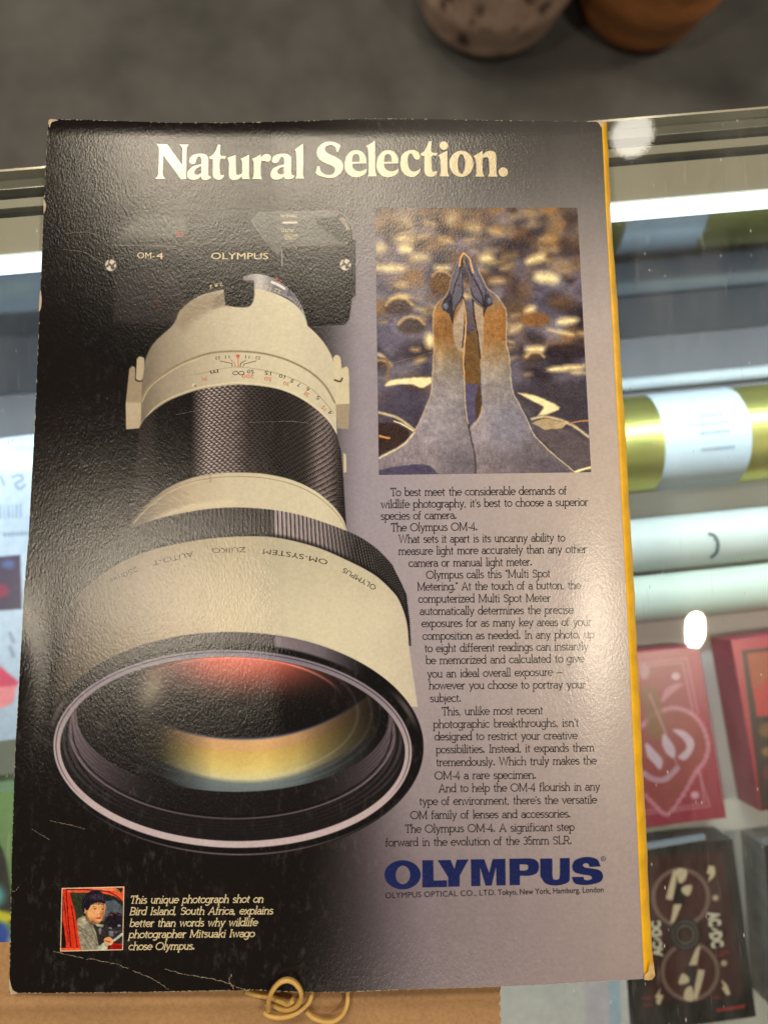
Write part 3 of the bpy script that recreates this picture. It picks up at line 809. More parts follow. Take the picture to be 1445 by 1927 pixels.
class Flat:
    """flat mesh built in photo positions, later laid on a surface"""
    def __init__(s):
        s.v, s.f, s.lv, s.n, s.runs = [], [], [], 0, []

    def add(s, p, faces, lv=None):
        b = len(s.v)
        s.v += [tuple(q) for q in p]
        if lv is None:
            s.n += 1
            lv = s.n % 9
        s.lv += [lv] * len(p)
        s.runs.append((b, b + len(p)))
        s.f += [tuple(b + i for i in f) for f in faces]

    def stroke(s, p, w):
        p = np.asarray(p, float)
        if len(p) < 2:
            return
        keep = np.r_[True, np.linalg.norm(np.diff(p, axis=0), axis=1) > 1e-6]
        p = p[keep]
        closed = len(p) > 3 and np.linalg.norm(p[0] - p[-1]) < 1e-4
        t = np.diff(p, axis=0)
        t /= np.linalg.norm(t, axis=1)[:, None]
        if closed:
            tp, tn = np.vstack([t[-1:], t]), np.vstack([t, t[:1]])
        else:
            tp, tn = np.vstack([t[:1], t]), np.vstack([t, t[-1:]])
        tt = tp + tn
        tt /= np.linalg.norm(tt, axis=1)[:, None] + 1e-9
        c = np.maximum(.5, (tt * tp).sum(1))
        nn = np.stack([-tt[:, 1], tt[:, 0]], 1) * (w / 2 / c)[:, None]
        q = np.empty((2 * len(p), 2))
        q[0::2], q[1::2] = p + nn, p - nn
        s.add(q, [(2 * i, 2 * i + 1, 2 * i + 3, 2 * i + 2) for i in range(len(p) - 1)])


def set_line(fl, text, x0, y0, x1, y1, xh, w, slant=0., spread=0.):
    """set one line of the slab face from (x0, y0) to (x1, y1), x-height xh, stroke width w (photo pixels)"""
    adv = sum(SLAB[c][0] + spread for c in text) - spread
    L = math.hypot(x1 - x0, y1 - y0)
    k = L / adv
    dx, dy = (x1 - x0) / L, (y1 - y0) / L
    x = 0.
    for c in text:
        a, strokes = SLAB[c]
        for st in strokes:
            q = np.array(st)
            u = (x + q[:, 0]) * k + slant * q[:, 1] * xh
            v = q[:, 1] * xh
            fl.stroke(np.stack([x0 + u * dx + v * dy, y0 + u * dy - v * dx], 1), w)
        x += a + spread


_glyph_cache = {}


def sans(text, offset=0.):
    """outlines of a plain sans text: (verts n x 2, faces), cap height 1"""
    key = (text, offset)
    if key not in _glyph_cache:
        cu = bpy.data.curves.new('sans', 'FONT')
        cu.body = text
        cu.offset = offset
        cu.resolution_u = 3
        ob = bpy.data.objects.new('sans', cu)
        COL.objects.link(ob)
        dg = bpy.context.evaluated_depsgraph_get()
        me = bpy.data.meshes.new_from_object(ob.evaluated_get(dg))
        v = np.array([p.co[:2] for p in me.vertices]) if len(me.vertices) else np.zeros((0, 2))
        f = [tuple(p.vertices) for p in me.polygons]
        bpy.data.objects.remove(ob)
        bpy.data.curves.remove(cu)
        bpy.data.meshes.remove(me)
        _glyph_cache[key] = (v, f)
    return _glyph_cache[key]


def sans_line(fl, text, x0, y0, x1, y1, h, offset=0., flip=False, sag=0.):
    """plain sans text from (x0, y0) to (x1, y1), cap height h; flip = mirrored letters; sag bends the line"""
    v, f = sans(text, offset)
    if not len(v):
        return
    capv, _ = sans('H', 0.)
    ch = capv[:, 1].max()
    lo, hi = v[:, 0].min(), v[:, 0].max()
    L = math.hypot(x1 - x0, y1 - y0)
    dx, dy = (x1 - x0) / L, (y1 - y0) / L
    u = (v[:, 0] - lo) / max(hi - lo, 1e-6)
    n = v[:, 1] / ch * h * (-1 if flip else 1) + sag * 4 * u * (1 - u)
    u = u * L
    fl.add(np.stack([x0 + u * dx + n * dy, y0 + u * dy - n * dx], 1), f)


def outlines(fl, contours):
    """filled shapes with holes (even-odd) from closed outlines given in photo positions"""
    cu = bpy.data.curves.new('shape', 'CURVE')
    cu.dimensions = '2D'
    cu.fill_mode = 'BOTH'
    for c in contours:
        sp = cu.splines.new('POLY')
        sp.points.add(len(c) - 1)
        sp.points.foreach_set('co', np.c_[np.asarray(c) / 100., np.zeros(len(c)), np.ones(len(c))].astype(np.float32).ravel())
        sp.use_cyclic_u = True
    ob = bpy.data.objects.new('shape', cu)
    COL.objects.link(ob)
    dg = bpy.context.evaluated_depsgraph_get()
    me = bpy.data.meshes.new_from_object(ob.evaluated_get(dg))
    v = np.array([p.co[:2] for p in me.vertices]) * 100.
    f = [tuple(p.vertices) for p in me.polygons]
    bpy.data.objects.remove(ob)
    bpy.data.curves.remove(cu)
    bpy.data.meshes.remove(me)
    fl.add(v, f)


def ellipse(cx, cy, a, b, n=28):
    t = np.linspace(0, 2 * math.pi, n, endpoint=False)
    return np.stack([cx + a * np.cos(t), cy + b * np.sin(t)], 1)


def headline_shapes():
    A_, B_, C_, D_ = ((290, 260), 9.633), ((420, 260), 9.03), ((590, 255), 9.633), ((740, 255), 6.568)
    def mp(k, s):
        o, sc_ = k
        c = smooth(s) if isinstance(s, str) else s
        return c / sc_ + np.array(o)
    E = '960,505c 700,510c 710,580 760,630 830,650 900,635 960,600c 955,660 900,720 800,755 700,745 620,690 570,600 570,480 600,380 680,290 770,268 870,290 940,380'
    EH = '695,480c 835,475c 835,400 810,348 765,338 720,355 700,420'
    L = [[mp(A_, '55,105c 242,112c 515,492c 522,200 500,150 465,118c 632,118c 600,160 592,220 586,742c 490,742c 172,302c 160,640 175,690 208,735c 22,735c 65,690 82,640 97,210 85,150')],
         [mp(A_, '648,440 650,370 700,315 780,288 860,280 940,300 985,370 985,640 1000,690 1042,705c 1000,740 940,758 880,745 855,690c 800,735 720,752 640,735 605,665 625,590 720,510 862,470c 862,370 840,335 800,335 770,380 755,440 710,468'),
          mp(A_, '862,505c 780,545 740,590 735,640 770,665 820,655 862,630c')],
         [mp(A_, '1165,120 1205,125c 1205,310 1300,325c 1290,375c 1200,380 1195,620 1215,670 1270,665c 1255,715 1200,750 1130,745 1080,700 1070,640 1070,380c 1015,370c 1000,340c 1060,310 1120,230')],
         [mp(B_, '75,335c 150,310 215,290c 220,580 240,625 310,610c 325,580 325,400 300,350c 370,320 440,280c 440,640 450,695c 330,695c 320,650c 270,690 190,710 125,690 100,630 105,420 90,370')],
         [mp(B_, '495,350c 560,325 640,275c 640,340c 680,290 750,270 805,300 810,360 770,400 700,385 650,385c 640,450 640,620 660,695c 495,695c 520,640 525,430 515,390')],
         [mp(B_, '835,400 850,320 930,275 1020,265 1110,280 1155,340 1155,580 1170,625 1212,640c 1190,680 1110,700 1060,690 1035,650c 980,690 900,705 830,680 810,610 840,530 920,480 1040,445c 1035,350 1010,315 975,330 945,390 895,425'),
          mp(B_, '1035,485c 960,510 925,560 940,605 990,620 1035,600c')],
         [mp(B_, '1215,195c 1280,150 1355,95c 1360,400 1355,620 1380,685c 1235,685c 1250,630 1250,400 1240,230')],
         [mp(C_, '490,180c 445,300c 420,290c 400,220 350,180 290,175 220,200 205,250 240,310 330,360 420,400 500,460 535,540 520,640 450,720 350,765 240,765 140,740 80,715 40,680c 70,560c 105,560 130,640 200,700 280,715 350,700 390,640 380,580 300,530 200,490 110,430 65,350 70,260 110,190 190,130 290,112 380,125 440,150')],
         [mp(C_, E), mp(C_, EH)],
         [mp(C_, '950,190c 1030,150 1110,95c 1115,400 1120,640 1145,740c 980,740c 1000,690 1000,400 985,240')],
         [mp(C_, E) + np.array((60, 0)), mp(C_, EH) + np.array((60, 0))],
         [mp(D_, '330,250 325,285 295,300 260,280 240,240 210,220 185,245 175,310 185,380 215,430 260,445 305,430 335,405c 320,460 270,505 210,512 140,480 95,410 90,320 110,240 170,190 240,180 300,200')],
         [mp(D_, '440,75 470,70c 470,200 545,215c 530,250c 475,255 475,400 490,445 545,440c 520,490 470,510 410,495 385,440 385,255c 345,245c 340,225c 385,190 415,130')],
         [mp(D_, ellipse(622, 125, 52, 53))], [mp(D_, '555,245c 600,220 665,190c 668,350 672,450 690,505c 570,505c 585,460 585,350 575,280')],
         [mp(D_, ellipse(840, 350, 148, 162)), mp(D_, ellipse(840, 352, 48, 122))],
         [mp(D_, '990,255c 1040,225 1100,190c 1100,235c 1150,200 1210,190 1260,215 1270,290 1270,450 1285,508c 1170,508c 1185,460 1180,310 1160,270 1105,275c 1100,330 1105,460 1125,508c 1010,508c 1025,460 1020,320 1005,280')],
         [mp(D_, ellipse(1357, 452, 58, 58))]]
    return L


def logo_shapes():
    def mp(s):
        c = smooth(s) if isinstance(s, str) else s
        return c / 3.284 + np.array((710, 1600))
    return [[mp(ellipse(156, 152, 112, 90)), mp(ellipse(158, 153, 45, 58))],
            [mp('278,62c 345,62c 347,188c 430,186c 430,227c 278,230c')],
            [mp('372,62c 452,60c 476,118c 490,59c 563,57c 508,158c 508,224c 437,226c 437,166c')],
            [mp('577,57c 660,56c 690,140c 712,55c 790,53c 792,217c 735,218c 733,100c 705,218c 668,219c 634,105c 636,221c 580,222c')],
            [mp('815,53c 900,51c 950,52 985,66 998,102 985,140 940,157 880,157c 880,215c 817,217c'), mp('878,88c 905,87 928,92 932,106 924,122 905,126 878,125c')],
            [mp('1005,52c 1080,51c 1080,150c 1086,178 1104,183 1122,176 1127,150c 1127,49c 1187,48c 1188,150c 1180,196 1110,218 1040,206 1006,160c')],
            [mp('1378,100c 1310,103c 1302,84 1284,80 1268,90 1280,106 1330,114 1375,126 1393,160 1376,195 1300,214 1222,206 1200,166c 1272,165c 1280,184 1312,184 1326,170 1310,156 1256,148 1214,132 1204,95 1225,60 1290,42 1356,56')]]
# ------------------------------------------------------------------ helpers
def empty(name, loc, label, cat, group=None, parent=None):
    o = bpy.data.objects.new(name, None)
    o.empty_display_size = .02
    COL.objects.link(o)
    o.location = loc
    o['label'], o['category'] = label, cat
    if group:
        o['group'] = group
    return o


def obj(name, v, f, m, parent=None, ink=None, flat=True, label=None):
    me = bpy.data.meshes.new(name)
    if isinstance(f, np.ndarray):
        n, k = f.shape
        me.vertices.add(len(v))
        me.vertices.foreach_set('co', np.ascontiguousarray(v, np.float32).ravel())
        me.loops.add(n * k)
        me.loops.foreach_set('vertex_index', f.astype(np.int32).ravel())
        me.polygons.add(n)
        me.polygons.foreach_set('loop_start', np.arange(0, n * k, k, dtype=np.int32))
        me.update(calc_edges=True)
    else:
        me.from_pydata([tuple(map(float, p)) for p in v], [], f)
        me.update()
    if ink is not None:
        at = me.attributes.new('ink', 'FLOAT_COLOR', 'POINT')
        at.data.foreach_set('color', np.c_[ink, np.ones(len(ink))].astype(np.float32).ravel())
    if not flat:
        me.polygons.foreach_set('use_smooth', np.ones(len(me.polygons), bool))
    me.materials.append(m)
    o = bpy.data.objects.new(name, me)
    COL.objects.link(o)
    if parent is not None:
        o.parent = parent
        o.matrix_parent_inverse = Matrix.Translation(-Vector(parent.location))
    if label:
        o['label'] = label
    return o


def tag(o, label, cat, group=None):
    o['label'], o['category'] = label, cat
    if group:
        o['group'] = group
    return o


def grid_faces(ny, nx):
    i = np.arange(ny * nx).reshape(ny, nx)
    return np.stack([i[:-1, :-1], i[1:, :-1], i[1:, 1:], i[:-1, 1:]], -1).reshape(-1, 4)


LIGHT = np.array((1., .885, .765))          # tint of the shop light the photo's print was seen under
COOL = np.array((.82, .95, 1.05))         # tint of the lamp in the case


def ink_of(c, gain=1., light=LIGHT):
    return np.clip(lin(c) / light * gain, .002, .9)


class Nodes:
    def __init__(s, name):
        s.m = bpy.data.materials.new(name)
        s.m.use_nodes = True
        s.t = s.m.node_tree
        s.b = s.t.nodes['Principled BSDF']

    def n(s, kind, **kw):
        x = s.t.nodes.new(kind)
        for k, v in kw.items():
            if k.startswith('i_'):
                key = k[2:]
                x.inputs[int(key) if key.isdigit() else key.replace('_', ' ')].default_value = v
            else:
                setattr(x, k, v)
        return x

    def l(s, a, b):
        s.t.links.new(a, b)

    def set(s, **kw):
        for k, v in kw.items():
            s.b.inputs[k.replace('_', ' ')].default_value = v
        return s

    def coords(s, scale=(1, 1, 1), rot=0.):
        c = s.n('ShaderNodeTexCoord')
        m = s.n('ShaderNodeMapping')
        m.inputs['Scale'].default_value = scale
        m.inputs['Rotation'].default_value = (0, 0, rot)
        s.l(c.outputs['Object'], m.inputs['Vector'])
        return m.outputs['Vector']

    def noise(s, vec, scale, detail=2., rough=.5):
        x = s.n('ShaderNodeTexNoise')
        x.inputs['Scale'].default_value, x.inputs['Detail'].default_value, x.inputs['Roughness'].default_value = scale, detail, rough
        s.l(vec, x.inputs['Vector'])
        return x.outputs['Fac']

    def cramp(s, fac, stops):
        r = s.n('ShaderNodeValToRGB')
        e = r.color_ramp.elements
        while len(e) < len(stops):
            e.new(.5)
        for q, (p, c) in zip(e, stops):
            q.position = p
            q.color = (c, c, c, 1) if not isinstance(c, (tuple, list)) else (*c, 1)
        s.l(fac, r.inputs['Fac'])
        return r.outputs['Color']

    def mul(s, a, b, fac=1.):
        x = s.n('ShaderNodeMix', data_type='RGBA', blend_type='MULTIPLY')
        x.inputs[0].default_value = fac
        s.l(a, x.inputs[6])
        s.l(b, x.inputs[7])
        return x.outputs[2]

    def bump(s, h, strength, dist):
        b = s.n('ShaderNodeBump')
        b.inputs['Strength'].default_value, b.inputs['Distance'].default_value = strength, dist
        s.l(h, b.inputs['Height'])
        s.l(b.outputs['Normal'], s.b.inputs['Normal'])


ROUGH = .25


def print_mat(name, color=None, wear=True):
    """ink on glossy, finely cockled cover stock"""
    N = Nodes(name)
    if color is None:
        a = N.n('ShaderNodeAttribute', attribute_name='ink').outputs['Color']
    else:
        r = N.n('ShaderNodeRGB')
        r.outputs[0].default_value = (*color, 1)
        a = r.outputs[0]
    g = N.noise(N.coords(), 900., 3., .6)
    g2 = N.noise(N.coords((1, .45, 1), .5), 160., 4., .65)
    col = N.mul(a, N.cramp(g, [(.3, .93), (.7, 1.06)]))
    col = N.mul(col, N.cramp(g2, [(.3, .965), (.7, 1.03)]))
    if wear:                                              # rubbed grey flecks in the black
        f = N.cramp(N.noise(N.coords((1, .5, 1), .2), 420., 5., .75), [(.53, 0.), (.78, 1.)])
        f2 = N.cramp(N.noise(N.coords(), 45., 3., .5), [(.38, 0.), (.62, 1.)])
        k = N.mul(f, f2)
        ad = N.n('ShaderNodeMix', data_type='RGBA', blend_type='ADD')
        ad.inputs[0].default_value = .042
        N.l(col, ad.inputs[6])
        wc = N.n('ShaderNodeMix', data_type='RGBA', blend_type='MULTIPLY')
        wc.inputs[0].default_value = 1.
        wc.inputs[7].default_value = (1., .92, .9, 1)
        N.l(k, wc.inputs[6])
        N.l(wc.outputs[2], ad.inputs[7])
        col = ad.outputs[2]
    h1 = N.noise(N.coords((1., .55, 1), math.radians(38)), 1800., 2., .55)
    h2 = N.noise(N.coords(), 130., 2., .5)
    mx = N.n('ShaderNodeMath', operation='MULTIPLY_ADD')
    mx.inputs[1].default_value = .7
    N.l(h2, mx.inputs[0])
    N.l(h1, mx.inputs[2])
    bp_ = N.n('ShaderNodeBump')
    bp_.inputs['Strength'].default_value, bp_.inputs['Distance'].default_value = .6, .000085
    N.l(mx.outputs[0], bp_.inputs['Height'])
    df = N.n('ShaderNodeBsdfDiffuse')
    gl = N.n('ShaderNodeBsdfGlossy', distribution='BECKMANN')
    gl.inputs['Roughness'].default_value = ROUGH
    fr = N.n('ShaderNodeFresnel')
    fr.inputs[0].default_value = 1.5
    mix = N.n('ShaderNodeMixShader')
    N.l(col, df.inputs['Color'])
    for q in (gl, fr):
        N.l(bp_.outputs['Normal'], q.inputs['Normal'])
    N.l(fr.outputs[0], mix.inputs[0])
    N.l(df.outputs[0], mix.inputs[1])
    N.l(gl.outputs[0], mix.inputs[2])
    N.l(mix.outputs[0], N.t.nodes['Material Output'].inputs['Surface'])
    N.t.nodes.remove(N.b)
    return N.m


def plain(name, color, rough=.5, metal=0., noise=0., scale=60., bump=0., stretch=(1, 1, 1), **kw):
    N = Nodes(name)
    N.set(Roughness=rough, Metallic=metal)
    if noise:
        f = N.noise(N.coords(stretch), scale, 4., .6)
        lo = tuple(max(0, c * (1 - noise)) for c in color)
        hi = tuple(min(1, c * (1 + noise)) for c in color)
        N.l(N.cramp(f, [(.3, lo), (.7, hi)]), N.b.inputs['Base Color'])
        if bump:
            N.bump(f, .6, bump)
    else:
        N.b.inputs['Base Color'].default_value = (*color, 1)
    return N.m


def ink_mat(name, rough=.35, spec=.5):
    N = Nodes(name)
    a = N.n('ShaderNodeAttribute', attribute_name='ink').outputs['Color']
    g = N.noise(N.coords(), 300., 3., .6)
    N.l(N.mul(a, N.cramp(g, [(.3, .9), (.7, 1.08)])), N.b.inputs['Base Color'])
    N.set(Roughness=rough, Specular_IOR_Level=spec)
    return N.m


# ------------------------------------------------------------------ the display case under the magazine
TH = math.radians(5.0)
EX, EY = np.array((math.cos(TH), math.sin(TH))), np.array((-math.sin(TH), math.cos(TH)))
ZG, ZS, ZF = -.0080, -.17, -.85          # glass top, shelf, shop floor


def cw(a, b, z):
    q = a * EX + b * EY
    return (q[0], q[1], z)


def box_ab(a0, a1, b0, b1, z0, z1):
    v = [cw(a, b, z) for z in (z0, z1) for b in (b0, b1) for a in (a0, a1)]
    f = [(0, 2, 3, 1), (4, 5, 7, 6), (0, 1, 5, 4), (2, 6, 7, 3), (0, 4, 6, 2), (1, 3, 7, 5)]
    return v, f


def glass_mat():
    N = Nodes('case_glass')
    t = N.t
    tr = N.n('ShaderNodeBsdfTransparent')
    tr.inputs[0].default_value = (.93, .97, .95, 1)
    gl = N.n('ShaderNodeBsdfGlossy')
    gl.inputs['Roughness'].default_value = .015
    fr = N.n('ShaderNodeFresnel')
    fr.inputs[0].default_value = 1.62
    mix = N.n('ShaderNodeMixShader')
    N.l(fr.outputs[0], mix.inputs[0])
    N.l(tr.outputs[0], mix.inputs[1])
    N.l(gl.outputs[0], mix.inputs[2])
    # dust specks, wipe marks and fine scratches
    df = N.n('ShaderNodeBsdfDiffuse')
    df.inputs[0].default_value = (.85, .86, .86, 1)
    vo = N.n('ShaderNodeTexVoronoi')
    vo.inputs['Scale'].default_value = 330.
    N.l(N.coords((1, .4, 1), .7), vo.inputs['Vector'])
    sp = N.cramp(vo.outputs['Distance'], [(.035, 1.), (.10, 0.)])
    keep = N.cramp(N.noise(N.coords(), 55., 2., .5), [(.44, 0.), (.56, 1.)])
    s1 = N.mul(sp, keep)
    sc1 = N.cramp(N.noise(N.coords((1., .12, 1), .75), 700., 1., .5), [(.67, 0.), (.74, 1.)])
    sc2 = N.cramp(N.noise(N.coords(), 28., 2., .5), [(.48, 0.), (.60, 1.)])
    s2 = N.mul(sc1, sc2)
    wipe = N.cramp(N.noise(N.coords((1., .3, 1), -.5), 40., 5., .7), [(.45, 0.), (.8, 1.)])
    ad = N.n('ShaderNodeMath', operation='MULTIPLY_ADD')
    ad.inputs[1].default_value = .36
    N.l(s1, ad.inputs[0])
    ad2 = N.n('ShaderNodeMath', operation='MULTIPLY_ADD')
    ad2.inputs[1].default_value = .05
    N.l(s2, ad2.inputs[0])
    ad3 = N.n('ShaderNodeMath', operation='MULTIPLY_ADD')
    ad3.inputs[1].default_value = .065
    ad3.inputs[2].default_value = .009
    N.l(wipe, ad3.inputs[0])
    N.l(ad3.outputs[0], ad2.inputs[2])
    N.l(ad2.outputs[0], ad.inputs[2])
    m2 = N.n('ShaderNodeMixShader')
    N.l(ad.outputs[0], m2.inputs[0])
    N.l(mix.outputs[0], m2.inputs[1])
    N.l(df.outputs[0], m2.inputs[2])
    N.l(m2.outputs[0], t.nodes['Material Output'].inputs['Surface'])
    return N.m


floor = obj('shop_floor', [(-6, -6, ZF), (6, -6, ZF), (6, 9, ZF), (-6, 9, ZF)], [(0, 1, 2, 3)], None or plain('concrete_floor', (.105, .106, .105), .62, 0, .34, 7.))
floor['kind'] = 'structure'

case = empty('display_case', cw(0, .0, ZF), 'glass topped display case with grey rail along its back and white lit shelf', 'display case')
A0, A1, BF = -.75, .75, -.42
beige = plain('painted_metal', (.50, .46, .38), .45, 0, .05, 30.)
groove = plain('dark_seal', (.045, .055, .065), .4)
metal = plain('brushed_rail', (.60, .57, .50), .28, .6, .10, 300., 0, (.02, 1, 1))
shelfm = plain('white_shelf', (.66, .67, .68), .45, 0, .05, 20.)
obj('shelf', *box_ab(A0, A1, BF, .104, ZS - .012, ZS), shelfm, case)
obj('back_mirror', *box_ab(A0, A1,   .1042, .1065, ZS - .012, -.0175), plain('tinted_mirror', (.235, .25, .27), .07, 1., .10, 22., 0, (1, 1, .2)), case)
obj('shelf_liner', *box_ab(A0, A1, .030, .1038, ZS + .0001, ZS + .0004), plain('grey_liner', (.11, .11, .125), .5, 0, .1, 30.), case)
obj('back_ledge', *box_ab(A0, A1, .0995, .1118, -.0172, -.0142), beige, case)
obj('seal', *box_ab(A0, A1, .1120, .1146, -.022, -.0165), groove, case)
obj('inner_rail', *box_ab(A0, A1, .1148, .1178, -.022, -.0136), beige, case)
obj('seal', *box_ab(A0, A1, .1180, .1206, -.022, -.0170), groove, case)
obj('back_rail', *box_ab(A0, A1, .1208, .1238, -.06, -.0128), metal, case)
obj('plinth', *box_ab(A0, A1, BF, .1238, ZF, -.30), plain('case_plinth', (.10, .10, .10), .5), case)
obj('glass_top', [cw(A0, BF, ZG), cw(A1, BF, ZG), cw(A1, .1240, ZG), cw(A0, .1240, ZG)], [(0, 1, 2, 3)], glass_mat(), case)
obj('glass_edge', *box_ab(A0, A1, .12405, .1248, -.0126, ZG - .0001), plain('glass_edge', (.50, .47, .38), .15, .3), case)
N = Nodes('led_light')
N.set(Emission_Color=(.80, .93, 1., 1), Emission_Strength=2.0)
N.b.inputs['Base Color'].default_value = (.8, .8, .8, 1)
obj('led_strip', *box_ab(A0, A1, .0940, .0985, -.0175, -.0135), N.m, case)
led = lamp('led_lamp', cw(.05, .092, -.018), 2.2, 1.2, (.80, .93, 1.), cw(.05, .0, -.17), 'RECTANGLE')
led.data.size_y = .012
ldr = (Vector(cw(.05, .0, -.17)) - led.location).normalized()
xa = Vector((EX[0], EX[1], 0))
za = -ldr
ya = za.cross(xa).normalized()
led.rotation_euler = Matrix((xa, ya, za)).transposed().to_euler()


def px_box(name, top, z1, z0, m_side, parent):
    """box whose top face is seen at the photo positions top (4, running round)"""
    p = [P(u, v, z1) for u, v in top]
    c = np.mean(p, 0)
    v = [tuple(q) for q in p] + [(q[0], q[1], z0) for q in p]
    return obj(name, v, [(3, 2, 1, 0), (0, 1, 5, 4), (1, 2, 6, 5), (2, 3, 7, 6), (3, 0, 4, 7)], m_side, parent)


def px_face(name, quad, z, fn, m, parent, step=3., ox=0., oy=0., k=1., gain=1., light=COOL, inset=0.):
    """flat printed face: quad in photo positions (TL TR BR BL), picture fn drawn in crop positions (photo - o) * k"""
    q = np.array(quad, float)
    if inset:
        q = q + (q.mean(0) - q) * inset
    nx = max(4, int(np.linalg.norm(q[1] - q[0]) * k / step))
    ny = max(4, int(np.linalg.norm(q[3] - q[0]) * k / step))
    s, t = np.meshgrid(np.linspace(0, 1, nx), np.linspace(0, 1, ny))
    s, t = s[..., None], t[..., None]
    u = (q[0] * (1 - s) + q[1] * s) * (1 - t) + (q[3] * (1 - s) + q[2] * s) * t
    A = Art((u[..., 0] - ox) * k, (u[..., 1] - oy) * k)
    fn(A)
    zz = z(u[..., 0], u[..., 1]) if callable(z) else z
    v = P(u[..., 0], u[..., 1], zz).reshape(-1, 3)
    return obj(name, v, grid_faces(ny, nx), m, parent, ink_of(A.C, gain, light))


def round_tube(name, p0, p1, r, m, parent, n=32, caps=True, arc_=(0, 360)):
    p0, p1 = np.array(p0), np.array(p1)
    d = (p1 - p0) / np.linalg.norm(p1 - p0)
    up = np.array((0, 0, 1.))
    s = np.cross(d, up)
    v = []
    full = arc_ == (0, 360)
    ang = np.radians(np.linspace(arc_[0], arc_[1], n + 1))
    if full:
        ang = ang[:-1]
    k = len(ang)
    for p in (p0, p1):
        for a in ang:
            v.append(p + r * (math.cos(a) * s + math.sin(a) * up))
    f = [(i, (i + 1) % k, k + (i + 1) % k, k + i) for i in range(k if full else k - 1)]
    if caps and full:
        f += [tuple(range(k))[::-1], tuple(range(k, 2 * k))]
    o = obj(name, v, f, m, parent, flat=False)
    return o


deck_side = plain('deck_side_red', (.38, .055, .09), .4, 0, .12, 90.)
dark_side = plain('deck_side_black', (.008, .007, .008), .3)
glossy_print = ink_mat('coated_card', .28)
ZD = -.152
# red deck with the heart
q = [(1096, 1236), (1314, 1215), (1366, 1539), (1120, 1569)]
t = empty('card_deck', P(1230, 1390, ZS), 'red playing card box printed with a scalloped heart under the glass', 'card deck', 'card boxes in the case')
px_box('carton', q, ZD, ZS + .0005, deck_side, t)
px_face('printed_face', q, ZD + .0003, heart_deck, glossy_print, t, 3., 1100, 1140, 4.188, .62, COOL, .012)
# second red deck
q = [(1373, 1204), (1600, 1176), (1660, 1500), (1430, 1527)]
t = empty('card_deck', P(1500, 1350, ZS), 'red playing card box with dark framed picture cut off by right edge', 'card deck', 'card boxes in the case')
px_box('carton', q, ZD + .004, ZS + .0005, deck_side, t)
px_face('printed_face', q, ZD + .0043, film_deck, glossy_print, t, 4., 1100, 1140, 4.188, .62, COOL, .012)
# black deck with the figure of eight
q = [(1166, 1601), (1378, 1580), (1422, 1913), (1196, 1945)]
t = empty('card_deck', P(1300, 1760, ZS), 'black and dark red card box with two pale rings and cannons', 'card deck', 'card boxes in the case')
px_box('carton', q, ZD + .002, ZS + .0005, dark_side, t)
px_face('printed_face', q, ZD + .0023, cannon_deck, glossy_print, t, 3., 1100, 1520, 4.188, .62, COOL, .01)
cream_print = plain('cream_print', (.62, .56, .42), .4, 0, .1, 80.)
def deck_letters(rows, bolt):
    fl = Flat()
    for x0, y0, x1, y1, h, s_ in rows:
        sans_line(fl, s_, 1100 + x0 / 4.188, 1520 + y0 / 4.188, 1100 + x1 / 4.188, 1520 + y1 / 4.188, h / 4.188, .06)
    if bolt is not None:
        fl.add(np.array(bolt) / 4.188 + np.array((1100, 1520)), [tuple(range(7))])
    vv = np.array(fl.v)
    obj('band_lettering', P(vv[:, 0], vv[:, 1], ZD + .0026 + .00001 * np.array(fl.lv)), fl.f, cream_print, t)
BOLT = [(1000, 946), (1046, 958), (1032, 966), (1072, 976), (1010, 984), (1034, 972), (996, 962)]
deck_letters(((965, 825, 985, 940, 86, 'AC'), (985, 990, 1005, 1108, 86, 'DC')), BOLT)
deck_letters(((610, 1170, 600, 1052, 70, 'AC'), (600, 1008, 590, 890, 70, 'DC')), [(1595 - x, 2002 - y - 6) for x, y in BOLT])
tabm = plain('silver_tab', (.30, .36, .45), .25, .3, .1, 60.)
p = [P(u, v, ZD + .0045) for u, v in ((1168, 1596), (1325, 1570), (1328, 1580), (1170, 1607))]
obj('hanging_tab', [tuple(x) for x in p] + [(x[0], x[1], ZD + .0025) for x in p], [(3, 2, 1, 0), (0, 1, 5, 4), (1, 2, 6, 5), (2, 3, 7, 6), (3, 0, 4, 7)], tabm, t)
# dark deck at the frame's edge
q = [(1436, 1590), (1640, 1566), (1690, 1880), (1460, 1905)]
t = empty('card_deck', P(1550, 1740, ZS), 'black card box with grey side, mostly beyond the right edge', 'card deck', 'card boxes in the case')
px_box('carton', q, ZD + .004, ZS + .0005, plain('clear_wrapped_side', (.20, .20, .19), .25, 0, .3, 70.), t)
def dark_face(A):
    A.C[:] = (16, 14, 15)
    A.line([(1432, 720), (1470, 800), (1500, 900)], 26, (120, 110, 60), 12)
px_face('printed_face', q, ZD + .0043, dark_face, glossy_print, t, 5., 1100, 1520, 4.188, .9, COOL, .01)

